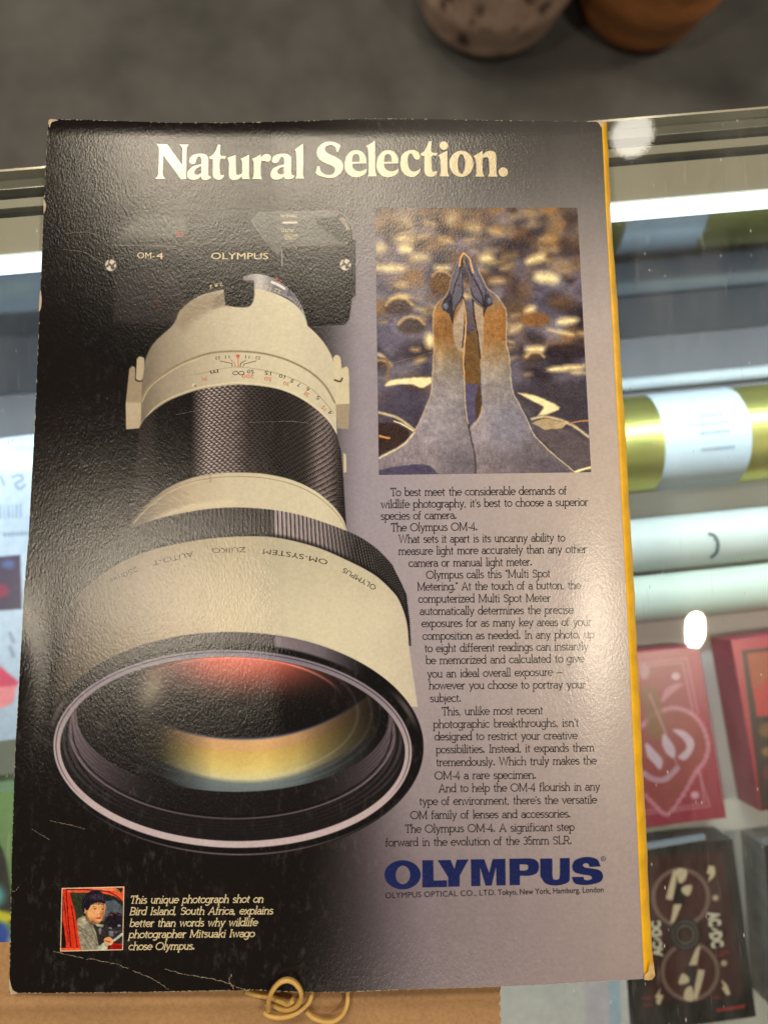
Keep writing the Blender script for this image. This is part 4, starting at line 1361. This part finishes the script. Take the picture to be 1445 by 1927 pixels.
# rolls lying along the shelf
def axis_pt(u, v, r):
    return P(u, v, ZS + r + .0004)
def roll(name, label, cat, px, r, m, group=None, part='tube'):
    c = axis_pt(px[0], px[1], r)
    e = np.array((EX[0], EX[1], 0))
    t = empty(name, (c[0], c[1], ZS), label, cat, group)
    o = round_tube(part, c - e * .115, c + e * .30, r, m, t)
    return t, c, e, o
foil = plain('gold_foil', (.74, .70, .20), .36, .85, .10, 60., .0002, (.3, 1, 1))
t, c, e, o = roll('foil_roll', 'thick gold foil roll with a wide pale blue label band', 'gift wrap roll', (1310, 826), .0243, foil, 'rolls lying along the shelf')
labm = plain('pale_label', (.62, .72, .80), .5, 0, .03, 40.)
round_tube('label_band', c + e * (-.0270), c + e * .0150, .0247, labm, t, 40, False, (-40, 220))
fl = Flat()
for yy, xa_, xb_, ww in ((-.30, -.004, .007, .0016), (-.12, -.011, .008, .0013), (.05, -.006, .009, .0015), (.36, -.005, .010, .0018)):
    x = xa_
    while x < xb_:
        l = random.uniform(.0006, .0014)
        fl.add([(x, yy), (x + l, yy), (x + l, yy + ww * 40), (x, yy + ww * 40)], [(0, 1, 2, 3)])
        x += l + .0006
sd_ = np.cross(e, (0, 0, 1.))
vv = np.array([c + e * (a_ - .0045) + .0249 * (math.sin(g) * sd_ + math.cos(g) * np.array((0, 0, 1.))) for a_, g in fl.v])
obj('label_print', vv, fl.f, plain('faded_print', (.36, .44, .52), .6), t)
t, c, e, o = roll('paper_roll', 'very thin pale roll behind the gold foil roll', 'gift wrap roll', (1310, 712), .0036, plain('pale_paper', (.60, .68, .72), .5, 0, .03), 'rolls lying along the shelf')
t, c, e, o = roll('paper_roll', 'white paper roll with a small dark hook mark printed on it', 'gift wrap roll', (1320, 1014), .0135, plain('white_wrap', (.68, .75, .72), .45, 0, .04, 30.), 'rolls lying along the shelf')
fl = Flat()
fl.stroke(smooth('1332,1004 1343,1008 1349,1018 1350,1030 1346,1042 1336,1050', closed=False), 5.)
vv = np.array(fl.v)
zc = c[2] + .0137 * np.cos(np.arcsin(np.clip((vv[:, 1] - 1014) / 55., -.9, .9)))
obj('hook_mark', P(vv[:, 0], vv[:, 1], zc + .0004), fl.f, plain('dark_print', (.025, .06, .07), .5), t)
t, c, e, o = roll('paper_roll', 'pale mint paper roll lying nearest the red card boxes', 'gift wrap roll', (1320, 1116), .0122, plain('mint_wrap', (.66, .76, .68), .45, 0, .04, 30.), 'rolls lying along the shelf')

# packages at the left of the magazine
def blister(A):
    A.C[:] = (168, 192, 220)
    A.poly('-170,870c 75,846c 75,870c -170,900c', (150, 205, 215), 20, .6)
    A.ell(38, 868, 46, 14, (215, 240, 250), 16, .8)
    for k in range(22):
        A.line([(-120 + k * 7.6, 962 - k * .6), (-120 + k * 7.6, 985 - k * .6)], random.choice((2., 3., 4.5)), (118, 140, 172), 2)
    A.line('24,898 38,894 44,902 30,910 38,920 48,912', 4, (110, 130, 160), 4)
    A.line('2,896 8,912', 4, (110, 130, 160), 4)
    for k in range(6):
        A.ell(10 + 8 * k, 1006 - k * .5, 3.4, 4.6, (128, 148, 176), 3)
    A.poly('-150,1062c 39,1044c 42,1146c -150,1160c', (50, 40, 74), 3)
    A.ell(16, 1062, 12, 8, (70, 90, 150), 10)
    A.ell(-4, 1112, 22, 14, (120, 30, 70), 10)
    for y in (1200, 1226):
        A.line([(20, y - 8), (26, y + 8)], 7, (128, 146, 176), 5)
    A.poly('-90,1230c 0,1253c 37,1284c 20,1306c -90,1306c', (196, 66, 104), 5)
    A.poly('-90,1300c 32,1290c 26,1322c 6,1332c -90,1332c', (226, 136, 150), 6)
q = [(-190, 848), (110, 812), (84, 1385), (-230, 1420)]
t = empty('boxed_toy', P(-40, 1100, ZS), 'pale blue carton with barcode, dark picture and red arrow', 'carton', 'cartons at the left')
px_box('carton', q, -.138, ZS + .0005, plain('carton_side', (.40, .44, .48), .5), t)
px_face('printed_face', q, -.1377, blister, glossy_print, t, 1.6, 0, 0, 1., 1., COOL)
def green_pack(A):
    A.C[:] = (148, 172, 186)
    A.poly('-200,1470c 40,1486c 36,1720c 20,1760c -10,1700c', (112, 152, 96), 8)
    A.poly('-200,1560c -40,1560 6,1600 24,1700c 22,1740c -20,1700 -200,1700c', (14, 22, 18), 6)
    A.ell(-20, 1685, 30, 24, (90, 180, 190), 20)
    A.ell(2, 1726, 24, 12, (206, 206, 40), 10)
    A.ell(-4, 1758, 22, 24, (26, 74, 176), 12)
q = [(-190, 1512), (60, 1484), (50, 1800), (-190, 1840)]
t = empty('boxed_toy', P(-40, 1650, ZS), 'green carton with blue and yellow spots showing left of the magazine', 'carton', 'cartons at the left')
px_box('carton', q, -.13, ZS + .0005, plain('carton_side_green', (.20, .30, .16), .5), t)
px_face('printed_face', q, -.1297, green_pack, glossy_print, t, 2., 0, 0, 1., 1., COOL)
def white_pack(A):
    A.C[:] = (186, 198, 208)
    A.poly('1140,1780c 1163,1780c 1172,2020c 1150,2020c', (150, 184, 212), 5)
    A.poly('1098,1780c 1140,1780c 1150,2020c 1104,2020c', (178, 184, 206), 8)
q = [(820, 1800), (1174, 1772), (1190, 2010), (820, 2030)]
t = empty('boxed_toy', P(1050, 1900, ZS), 'plain white carton with a light blue stripe, beside the black card box', 'carton')
px_box('carton', q, -.142, ZS + .0005, plain('carton_side_white', (.55, .58, .60), .4), t)
px_face('printed_face', q, -.1417, white_pack, glossy_print, t, 3., 0, 0, 1., 1., COOL)

# ------------------------------------------------------------------ pots on the floor behind the case
def lathe(name, c, prof, m, n=64):
    v, f = [], []
    for r, z in prof:
        for k in range(n):
            a = 2 * math.pi * k / n
            v.append((c[0] + r * math.cos(a), c[1] + r * math.sin(a), z))
    for j in range(len(prof) - 1):
        for k in range(n):
            f.append((j * n + k, j * n + (k + 1) % n, (j + 1) * n + (k + 1) % n, (j + 1) * n + k))
    f.append(tuple(range(n))[::-1])
    return v, f
def pot_prof(r, h, z, ridges):
    o = []
    for k in range(90):
        t_ = k / 89
        rr = r * (.80 + .2 * math.sin(min(1, t_ * 3.2) * math.pi / 2))
        if t_ < .05:
            rr -= r * .06 * (1 - t_ / .05) ** 2
        if .05 < t_ < .9:
            rr += ridges * math.sin(t_ * h / .011)
        o.append((rr, z + t_ * h))
    o += [(r * .9, z + h), (r * .85, z + h - .03), (0.001, z + h - .05)]
    return o
def pot(u, v, r, h, m, label, name, rid):
    b = P(u, v, ZF)
    d = np.array((b[0] - CAM[0], b[1] - CAM[1]))
    d /= np.linalg.norm(d)
    c = (b[0] + d[0] * r * .78, b[1] + d[1] * r * .78)
    t = empty(name, (c[0], c[1], ZF), label, 'pot')
    obj('body', *lathe(name, c, pot_prof(r, h, ZF + .001, rid), m), m, t, flat=False)
N = Nodes('blotched_ceramic')
f = N.noise(N.coords((1, 1, .8)), 26., 5., .65)
N.l(N.cramp(f, [(.0, (.030, .018, .014)), (.36, (.10, .05, .03)), (.42, (.66, .46, .36)), (.7, (.95, .72, .58))]), N.b.inputs['Base Color'])
N.set(Roughness=.5)
pot(896, 112, .134, .40, N.m, 'cream turned pot with dark brown blotches on the floor', 'ceramic_pot', .0012)
wood = plain('turned_wood', (.50, .20, .062), .5, 0, .40, 30., 0, (1, 1, 9))
pot(1158, 94, .120, .38, wood, 'orange brown turned wooden pot beside the blotched one', 'wooden_pot', .0016)

# ------------------------------------------------------------------ kraft paper under the magazine
ny, nx = 44, 90
yy = np.linspace(1770, 2010, ny)
jag = np.array([936 + 3.2 * abs((k * .5) % 2 - 1) + random.uniform(-1.6, 1.6) + (yy[k] - 1770) * .03 for k in range(ny)])
U = np.linspace(0, 1, nx)[None] * (jag[:, None] + 80) - 80
V = np.repeat(yy[:, None], nx, 1) + (U - 400) * -.008
Z = -.0074 + .0011 * np.exp(-((V - 1893 + .02 * U) / 14.) ** 2) + .0003 * np.sin(U / 90.) * np.sin(V / 60.)
N = Nodes('kraft_paper')
f = N.noise(N.coords(), 900., 5., .7)
g = N.noise(N.coords(), 26., 3., .5)
N.l(N.mul(N.cramp(f, [(.3, (.27, .15, .065)), (.7, (.38, .22, .10))]), N.cramp(g, [(.3, .85), (.7, 1.08)])), N.b.inputs['Base Color'])
N.bump(f, .4, .0001)
N.set(Roughness=.75)
o = obj('kraft_paper', P(U, V, Z).reshape(-1, 3), grid_faces(ny, nx), N.m, None, flat=False)
tag(o, 'brown kraft paper sheet with a torn right edge under the magazine', 'paper')

# ------------------------------------------------------------------ the magazine
def crv(s):
    a = np.array([[float(q) for q in w_.split(',')] for w_ in s.split()])
    return a
LE = crv('92,226 86,320 78,520 73,640 66,800 55,1000 46,1110 38,1260 29,1420 23,1600 18,1868')
RE = crv('1133,229 1141,400 1152,600 1167,880 1183,1190 1196,1480 1206,1700 1213,1842')
TE = crv('92,226 98,224 180,226 330,231 430,231 560,228 640,225 700,223 800,224 900,226 1040,228 1133,229')
BE = crv('18,1868 60,1869 200,1868 330,1866 480,1863 560,1867 650,1867 760,1862 900,1858 1000,1854 1213,1842')


def zpage(u, v):
    u, v = np.asarray(u, float), np.asarray(v, float)
    k = 1.56e-4
    d = 524 - u + .01 * (v - 1000)
    soft = 7.
    z = -.060 * k * soft * np.logaddexp(0, d / soft)
    xr = np.interp(v, RE[:, 1], RE[:, 0])
    e = np.clip((u - (xr - 120)) / 120., 0, 1.2)
    z = z - .0013 * e ** 2
    z = z + .0007 * np.sin(u / 150. + .6) * np.exp(-(v - 226) / 260.)
    z = z + .00035 * np.sin(u / 210. + v / 400.)
    el = np.clip((60 - (u - np.interp(v, LE[:, 1], LE[:, 0]))) / 60., 0, 1)
    z = z + .0010 * el ** 2 * np.exp(-((v - 1280) / 130.) ** 2)
    z = z - .0008 * np.clip((262 - v) / 36., 0, 1) ** 2
    return z


mag = empty('magazine', P(620, 1040, ZG), 'worn magazine lying face down, its back cover a camera advertisement', 'magazine')
cover_mat = print_mat('printed_cover')
ny, nx = 420, 300
s, tt = np.linspace(0, 1, nx), np.linspace(0, 1, ny)
ly = 226 + tt * (1868 - 226)
L_ = np.stack([np.interp(ly, LE[:, 1], LE[:, 0]), ly], 1)
ry_ = 229 + tt * (1842 - 229)
R_ = np.stack([np.interp(ry_, RE[:, 1], RE[:, 0]), ry_], 1)
tx = 92 + s * (1133 - 92)
T_ = np.stack([tx, np.interp(tx, TE[:, 0], TE[:, 1])], 1)
bx_ = 18 + s * (1213 - 18)
B_ = np.stack([bx_, np.interp(bx_, BE[:, 0], BE[:, 1])], 1)
S, T = s[None, :, None], tt[:, None, None]
G = (1 - S) * L_[:, None] + S * R_[:, None] + (1 - T) * T_[None] + T * B_[None] - ((1 - S) * (1 - T) * L_[0] + S * (1 - T) * R_[0] + (1 - S) * T * L_[-1] + S * T * R_[-1])
gu, gv = G[..., 0], G[..., 1]
GAIN = 1.0
ink = ink_of(backdrop(gu.ravel(), gv.ravel()), GAIN)
obj('cover', P(gu, gv, zpage(gu, gv)).reshape(-1, 3), grid_faces(ny, nx), cover_mat, mag, ink, flat=False)
# block of pages under the cover
ring = np.vstack([G[0], G[1:, -1], G[-1, ::-1][1:], G[::-1, 0][1:-1]])
top = P(ring[:, 0], ring[:, 1], zpage(ring[:, 0], ring[:, 1]) - .00025)
mid = top.mean(0)
top = top + (mid - top) * .0025
low = np.c_[top[:, :2] + (mid[:2] - top[:, :2]) * .006, np.full(len(top), ZG + .0003)]
n = len(ring)
vv = np.vstack([top, low])
obj('page_block', vv, [(i, n + i, n + (i + 1) % n, (i + 1) % n) for i in range(n)], plain('paper_edges', (.55, .48, .36), .7, 0, .25, 900., 0, (.05, .05, 1)), mag)
# yellow spine rolling over the right edge
SO = crv('1141,229 1149,400 1163,600 1180,880 1197,1190 1211,1480 1221,1690 1228,1815 1229,1838')
ky = np.linspace(229, 1838, 240)
a_ = np.interp(ky, RE[:, 1], RE[:, 0]) - 1.5
b_ = np.interp(ky, SO[:, 1], SO[:, 0]) + .5 * np.sin(ky / 40.) + .35 * np.sin(ky / 11.)
V_, U_, Z_ = [], [], []
for k in range(8):
    t_ = k / 7
    U_.append(a_ + (b_ - a_) * t_)
    V_.append(ky)
    Z_.append(zpage(a_, ky) + .0001 - .0048 * (1 - np.sqrt(np.clip(1 - t_ ** 2 * .98, 0, 1))))
U_, V_, Z_ = np.array(U_).T, np.array(V_).T, np.array(Z_).T
obj('spine', P(U_, V_, Z_).reshape(-1, 3), grid_faces(240, 8), plain('yellow_spine', (.76, .42, .006), .42, 0, .16, 160.), mag, flat=False)


def lay(name, fl, m, lift=.00006, parent=mag, even=False):
    v = np.array(fl.v)
    z = zpage(v[:, 0], v[:, 1])
    if even:                                              # each letter lies in one plane just over the cover
        for a, b in fl.runs:
            q = np.c_[v[a:b], np.ones(b - a)]
            pl = q @ np.linalg.lstsq(q, z[a:b], rcond=None)[0]
            z[a:b] = pl + 1.6 * np.abs(z[a:b] - pl).max()
    z = z + lift + 2.5e-6 * np.array(fl.lv)
    return obj(name, P(v[:, 0], v[:, 1], z), fl.f, m, parent)


# camera and lens
X, Y = np.meshgrid(np.arange(62, 818, 1.2), np.arange(384, 1626, 1.2))
A = Art(X, Y)
camera_picture(A)
out = np.array([(140, 384), (692, 384), (692, 700), (684, 900), (704, 990), (796, 1180), (816, 1400), (765, 1560), (640, 1608), (440, 1624), (230, 1590), (90, 1500), (66, 1380), (84, 1130), (186, 980), (215, 700), (140, 640)], float)
keep = (A.sd(out, np.arange(A.X.size)) < 0)
F4 = grid_faces(*X.shape)
F4 = F4[keep[F4].all(1)]
used = np.unique(F4)
remap = np.zeros(X.size, np.int32)
remap[used] = np.arange(len(used))
xs, ys = X.ravel()[used], Y.ravel()[used]
obj('camera_picture', P(xs, ys, zpage(xs, ys) + .00003), remap[F4], cover_mat, mag, ink_of(A.C[used], GAIN), flat=False)

# two touching sea birds
def photo_part(name, quad, fn, o_, k, step, m, gain=GAIN):
    return px_face(name, quad, lambda u, v: zpage(u, v) + .00004, fn, m, mag, step, o_[0], o_[1], k, gain, LIGHT)
photo_mat = print_mat('printed_photograph', wear=False)
bq = np.array([(52, 68), (1300, 68), (1385, 1703), (75, 1720)]) / 3.284 + np.array((690, 370))
photo_part('bird_photograph', bq, bird_picture, (690, 370), 3.284, 4., photo_mat, 1.28)
pq = np.array([(162, 204), (1296, 176), (1272, 1328), (134, 1354)]) / 9.633 + np.array((100, 1650))
def portrait(A):
    portrait_picture(A)
    fr = [(168, 210), (1290, 182), (1266, 1322), (140, 1348), (168, 210)]
    A.line(fr, 15, (240, 206, 168), 6)
photo_part('portrait_photograph', pq, portrait, (100, 1650), 9.633, 7., photo_mat)


def inkc(c):
    return tuple(ink_of(np.array(c, float)[None], GAIN)[0])


cream = print_mat('cream_ink', inkc((214, 190, 146)), False)
black = print_mat('black_ink', inkc((30, 26, 27)), False)
soft_black = print_mat('lens_lettering_ink', inkc((62, 50, 40)), False)
navy = print_mat('navy_ink', inkc((28, 34, 78)), False)
redink = print_mat('red_ink', inkc((206, 96, 64)), False)

fl = Flat()
for g_ in headline_shapes():
    outlines(fl, g_)
lay('headline', fl, cream, .00008, even=True)

TEXT = [("To best meet the considerable demands of", 735, 933.3, 1066, 930), ("wildlife photography, it's best to choose a superior", 716.5, 956, 1106.5, 951.4), ("species of camera.", 716.5, 977.9, 859.5, 976),
        ("The Olympus OM-4.", 735.8, 999.7, 898.7, 997.5), ("What sets it apart is its uncanny ability to", 749.8, 1021.5, 1062.8, 1018.6), ("measure light more accurately than any other", 749.8, 1044, 1104, 1040),
        ("camera or manual light meter.", 769, 1066.6, 1001.5, 1064), ('Olympus calls this "Multi Spot', 801.8, 1088.7, 1035.4, 1086), ('Metering." At the touch of a button, the', 785, 1111, 1091.8, 1108),
        ("computerized Multi Spot Meter", 787, 1134, 1036, 1132), ("automatically determines the precise", 790, 1157, 1079, 1154.4), ("exposures for as many key areas of your", 793.4, 1180, 1112.6, 1177),
        ("composition as needed. In any photo, up", 795, 1203.6, 1118, 1200.5), ("to eight different readings can instantly", 798.7, 1227, 1107, 1223), ("be memorized and calculated to give", 801, 1249.7, 1098.6, 1246),
        ("you an ideal overall exposure _", 803.7, 1275, 1059, 1271), ("however you choose to portray your", 806.8, 1297, 1101.7, 1295), ("subject.", 809, 1321, 868, 1320.5), ("This, unlike most recent", 831.4, 1346, 1021.7, 1343.4),
        ("photographic breakthroughs, isn't", 815, 1370, 1089, 1366.8), ("designed to restrict your creative", 817.7, 1393, 1086, 1390.8), ("possibilities. Instead, it expands them", 820, 1417.5, 1118, 1413.5),
        ("tremendously. Which truly makes the", 820.5, 1441.5, 1122, 1437.8), ("OM-4 a rare specimen.", 817.7, 1466.4, 1009, 1465), ("And to help the OM-4 flourish in any", 825, 1490.7, 1128.8, 1487),
        ("type of environment, there's the versatile", 788.8, 1515, 1122.6, 1511.6), ("OM family of lenses and accessories.", 772, 1541, 1073.7, 1538), ("The Olympus OM-4. A significant step", 762, 1567, 1080.6, 1563),
        ("forward in the evolution of the 35mm SLR.", 725, 1592.6, 1076, 1588)]
fl = Flat()
for s_, x0, y0, x1, y1 in TEXT:
    set_line(fl, s_, x0, y0, x1, y1, 9.6, 1.6)
lay('body_text', fl, black, .00005)
fl = Flat()
for s_, x0, y0, x1, y1 in (("This unique photograph shot on", 244.7, 1700, 495.6, 1698), ("Bird Island, South Africa, explains", 243.7, 1721.6, 513.6, 1720), ("better than words why wildlife", 243.7, 1744, 484.5, 1742),
                          ("photographer Mitsuaki Iwago", 242, 1765, 478.7, 1763), ("chose Olympus.", 242, 1787.5, 366.8, 1786.5)):
    set_line(fl, s_, x0, y0, x1, y1, 9.0, 1.6, .22)
lay('caption', fl, cream, .00005)
fl = Flat()
for g_ in logo_shapes():
    outlines(fl, g_)
fl.stroke(ellipse(1134.5, 1616.2, 4., 4.2, 20)[list(range(20)) + [0]], .9)
sans_line(fl, 'R', 1132.9, 1618.4, 1136.3, 1618.2, 4.2)
lay('logo', fl, navy, .00008, even=True)
fl = Flat()
sans_line(fl, 'OLYMPUS OPTICAL CO., LTD.', 725, 1690.5, 932.5, 1684.5, 10.6)
sans_line(fl, 'Tokyo, New York, Hamburg, London', 936.5, 1684.4, 1135, 1679, 10.2, .01)
lay('company_line', fl, black, .00006)

# lettering on the pictured camera
fl = Flat()
sans_line(fl, 'OM', 259, 486, 285, 486.5, 11)
sans_line(fl, '-', 287, 486.8, 291.5, 486.8, 11)
sans_line(fl, '4', 294, 486.8, 308, 487, 11)
sans_line(fl, 'OLYMPUS', 398, 487.5, 505, 488, 12)
for s_, a_, b_, c_, d_, h in (('MANUAL', 558, 404, 527, 404, 5.5), ('AUTO', 553, 431, 529, 431, 5.5), ('BATTERY', 560, 441, 533, 441, 4.5), ('CHECK', 557, 447, 535, 447, 4.5), ('2.8', 419, 532, 404, 534, 6), ('2', 399, 536, 394, 538, 6),
                             ('22', 530, 547, 518, 542, 7), ('16', 511, 540, 500, 536, 7), ('11', 494, 534, 484, 532, 7)):
    sans_line(fl, s_, a_, b_, c_, d_, h)
lay('camera_lettering', fl, cream, .00006)
fl = Flat()
sans_line(fl, 'OLYMPUS', 709, 1103, 648, 1068, 9.5, .0)
sans_line(fl, 'OM-SYSTEM', 617, 1054, 496, 1033, 9.5, 0., False, -3)
sans_line(fl, 'ZUIKO', 463, 1029.5, 399, 1031.5, 9.5, 0.)
sans_line(fl, 'AUTO-T', 363, 1037, 287, 1055, 9.5, 0.)
sans_line(fl, '250mm', 257, 1066, 203, 1091, 9.5, 0.)
lay('lens_engraving', fl, soft_black, .00006)
fl = Flat()
for s_, x, y, wd, h, ti in (('22', 410, 672, 10, 5.5, -1), ('11', 428, 670, 8, 5.5, -.6), ('11', 466, 670, 8, 5.5, .5), ('22', 486, 672, 10, 5.5, 1), ('m', 403, 698, 15, 9, -2.5), ('50', 472, 697, 13, 7, .6),
                            ('15', 505, 700, 12, 7, 2), ('10', 532, 706, 11, 7, 3), ('8', 551, 715, 5, 7, 2), ('7', 564, 722, 5, 7, 2.2), ('6', 581, 731, 5, 7, 3), ('5', 601, 747, 5, 7, 4), ('4', 624, 776, 4, 7, 5)):
    sans_line(fl, s_, x + wd / 2, y + ti / 2 - h * .2, x - wd / 2, y - ti / 2 - h * .2, h)
for a_ in (443.5, 454.5):
    fl.stroke(ellipse(a_, 702, 5.2, 3.2, 18)[list(range(18)) + [0]], 1.2)
for s_ in ('414,679 437,684 437,690', '453,690 453,684 463,678', '458,690 459,685 483,679'):
    fl.stroke([tuple(map(float, w_.split(','))) for w_ in s_.split()], 1.1)
lay('distance_scale', fl, soft_black, .00006)
fl = Flat()
fl.add(ellipse(448, 670, 3.6, 3.2, 16), [tuple(range(16))[::-1]])
fl.stroke([(448, 672), (449, 691)], 1.5)
fl.stroke([(433, 676), (442, 684), (443, 690)], 1.2)
for s_, x, y, wd, h, ti in (('200', 467, 706, 22, 7, .8), ('50', 505, 711, 13, 7, 2), ('30', 540, 720, 11, 7, 3), ('20', 579, 740, 8, 7, 5), ('15', 612, 767, 6, 7, 6), ('ft', 384, 712, 9, 7, -2)):
    sans_line(fl, s_, x + wd / 2, y + ti / 2 - h * .2, x - wd / 2, y - ti / 2 - h * .2, h)
lay('red_distance_scale', fl, redink, .00006)
fl = Flat()
sans_line(fl, '2.8', 531, 529, 520, 522, 6)
lay('aperture_mark', fl, redink, .00006)

# creases and rubbed edges that show the bare paper
fl = Flat()
bare = plain('bare_paper', (.44, .36, .26), .8, 0, .2, 500.)
def jagged(s_, wd, amp):
    fl = Flat()
    p = smooth(s_, closed=False, n=9)
    p = p + rs.normal(0, amp, p.shape)
    for i in range(len(p) - 1):
        if rs.rand() < .93:
            fl.stroke([p[i], p[i + 1]], wd * rs.uniform(.2, .65))
    lay('crease', fl, bare, .00009)
jagged('100,1790 150,1802 210,1812 250,1826 290,1844 318,1862', 1.1, .7)
jagged('310,1824 360,1836 400,1842 430,1850 452,1860 470,1864', 1.4, .8)
jagged('436,1834 432,1846 440,1860', 1.2, .7)
jagged('60,1560 80,1572 95,1580', .8, .5)
jagged('20,1678 30,1676 36,1668', .8, .3)
jagged('96,1545 130,1552 160,1560', .7, .6)
jagged('330,780 380,772 410,770', .5, .4)
jagged('470,795 540,793 580,796', .6, .5)
jagged('715,690 780,672 860,650', .5, .2)
jagged('120,440 170,438 200,452 240,480', .6, .3)
jagged('118,470 160,475 200,500', .6, .3)
fl = Flat()
for E_, a_, b_, pr in ((B_, 0., 1., .55), (L_, .0, 1., .3), (T_, 0., 1., .25)):
    n = len(E_)
    for i in range(n - 1):
        f_ = i / n
        if rs.rand() < pr:
            sh = .35 + abs(rs.normal(0, .4))
            nrm = np.array((0, -1.)) if E_ is B_ else (np.array((1., 0)) if E_ is L_ else np.array((0, 1.)))
            fl.stroke([E_[i] + nrm * sh * .4, E_[i + 1] + nrm * sh * .4], sh)
for s_ in ('83,376 87,384 86,396 83,400', '76,548 79,560 78,578 74,586', '92,228 97,224 110,226 98,230 94,240', '18,1840 24,1862 34,1869 20,1869', '1112,228 1124,230 1132,240 1134,229'):
    fl.add(smooth(s_)[::-1], [tuple(range(len(smooth(s_))))])
lay('rubbed_edge', fl, bare, .00009)
fl = Flat()
P_ = smooth('1213,1834c 1219,1828 1222,1816 1229,1810c 1232,1836c 1225,1844 1211,1844c')
fl.add(P_[::-1], [tuple(range(len(P_)))])
v = np.array(fl.v)
obj('torn_corner', P(v[:, 0], v[:, 1], zpage(np.minimum(v[:, 0], 1214), v[:, 1]) + .0006), fl.f, plain('torn_paper', (.46, .32, .13), .8, 0, .3, 400.), mag)

# ------------------------------------------------------------------ rubber band
def sweep(path, wdt, hgt, n=160):
    """flat sided rubber strip along the photo path (u, v, height)"""
    p = np.array(path, float)
    d = np.r_[0, np.cumsum(np.linalg.norm(np.diff(p[:, :2], axis=0), axis=1))]
    tq = np.linspace(0, d[-1], n)
    def cat(col):
        out = []
        for q_ in tq:
            i = min(max(np.searchsorted(d, q_) - 1, 0), len(p) - 2)
            h = d[i + 1] - d[i]
            t_ = (q_ - d[i]) / h
            m0 = (p[i + 1, col] - p[max(i - 1, 0), col]) / (d[i + 1] - d[max(i - 1, 0)])
            j = min(i + 2, len(p) - 1)
            m1 = (p[j, col] - p[i, col]) / (d[j] - d[i])
            out.append((2*t_**3-3*t_**2+1)*p[i, col] + (t_**3-2*t_**2+t_)*h*m0 + (-2*t_**3+3*t_**2)*p[i+1, col] + (t_**3-t_**2)*h*m1)
        return np.array(out)
    w3 = P(cat(0), cat(1), cat(2))
    tg = np.gradient(w3, axis=0)
    tg /= np.linalg.norm(tg, axis=1)[:, None]
    sd = np.cross(tg, (0, 0, 1.))
    sd /= np.linalg.norm(sd, axis=1)[:, None]
    up = np.cross(sd, tg)
    ring_ = []
    for k in range(16):
        a = 2 * math.pi * k / 16
        c_, s_ = math.cos(a), math.sin(a)
        ring_.append(w3 + sd * (wdt / 2 * np.sign(c_) * abs(c_) ** .55) + up * (hgt / 2 * np.sign(s_) * abs(s_) ** .55))
    v = np.stack(ring_, 1).reshape(-1, 3)
    f = []
    for i in range(n - 1):
        for k in range(16):
            f.append((i * 16 + k, i * 16 + (k + 1) % 16, (i + 1) * 16 + (k + 1) % 16, (i + 1) * 16 + k))
    f += [tuple(range(16))[::-1], tuple(range((n - 1) * 16, n * 16))]
    return v, f
def bp(s_):
    o_ = []
    for w_ in s_.split():
        a, b, c = w_.split(',')
        o_.append((460 + float(a) / 4.817, 1800 + float(b) / 4.817, float(c) / 1000))
    return o_
band = [bp('20,318,-6.6 120,345,-5.6 240,370,-4.6 340,408,-3.6 395,425,-2.6 440,400,-1.0'),
        bp('218,486,-3.5 222,400,-.5 255,310,1.6 320,235,2.4 390,212,2.6 455,235,2.6 505,300,2.2 515,370,1.2 480,440,-1 410,475,-3 330,470,-4.2 270,440,-5'),
        bp('180,500,-4.2 230,535,-4 330,548,-3.6 440,525,-3 530,465,-2.6 590,400,-2.6 612,330,-3.6 616,290,-4.6'),
        bp('560,495,-5.6 620,548,-5.2 720,585,-4.8 810,580,-4.8 890,520,-4.8 932,420,-4.8 936,300,-5.2')]
vv, ff = [], []
for path in band:
    v, f = sweep(path, .0012, .0017)
    b = len(vv)
    vv += [tuple(x) for x in v]
    ff += [tuple(b + i for i in q_) for q_ in f]
N = Nodes('tan_rubber')
N.l(N.cramp(N.noise(N.coords(), 260., 3., .5), [(.3, (.50, .31, .085)), (.7, (.60, .385, .12))]), N.b.inputs['Base Color'])
N.set(Roughness=.5, Subsurface_Weight=.1, Subsurface_Radius=(.002, .001, .0005), Subsurface_Scale=.5)
o = obj('rubber_band', vv, ff, N.m, None, flat=False)
tag(o, 'knotted tan rubber band looped over the bottom edge of the magazine', 'rubber band')
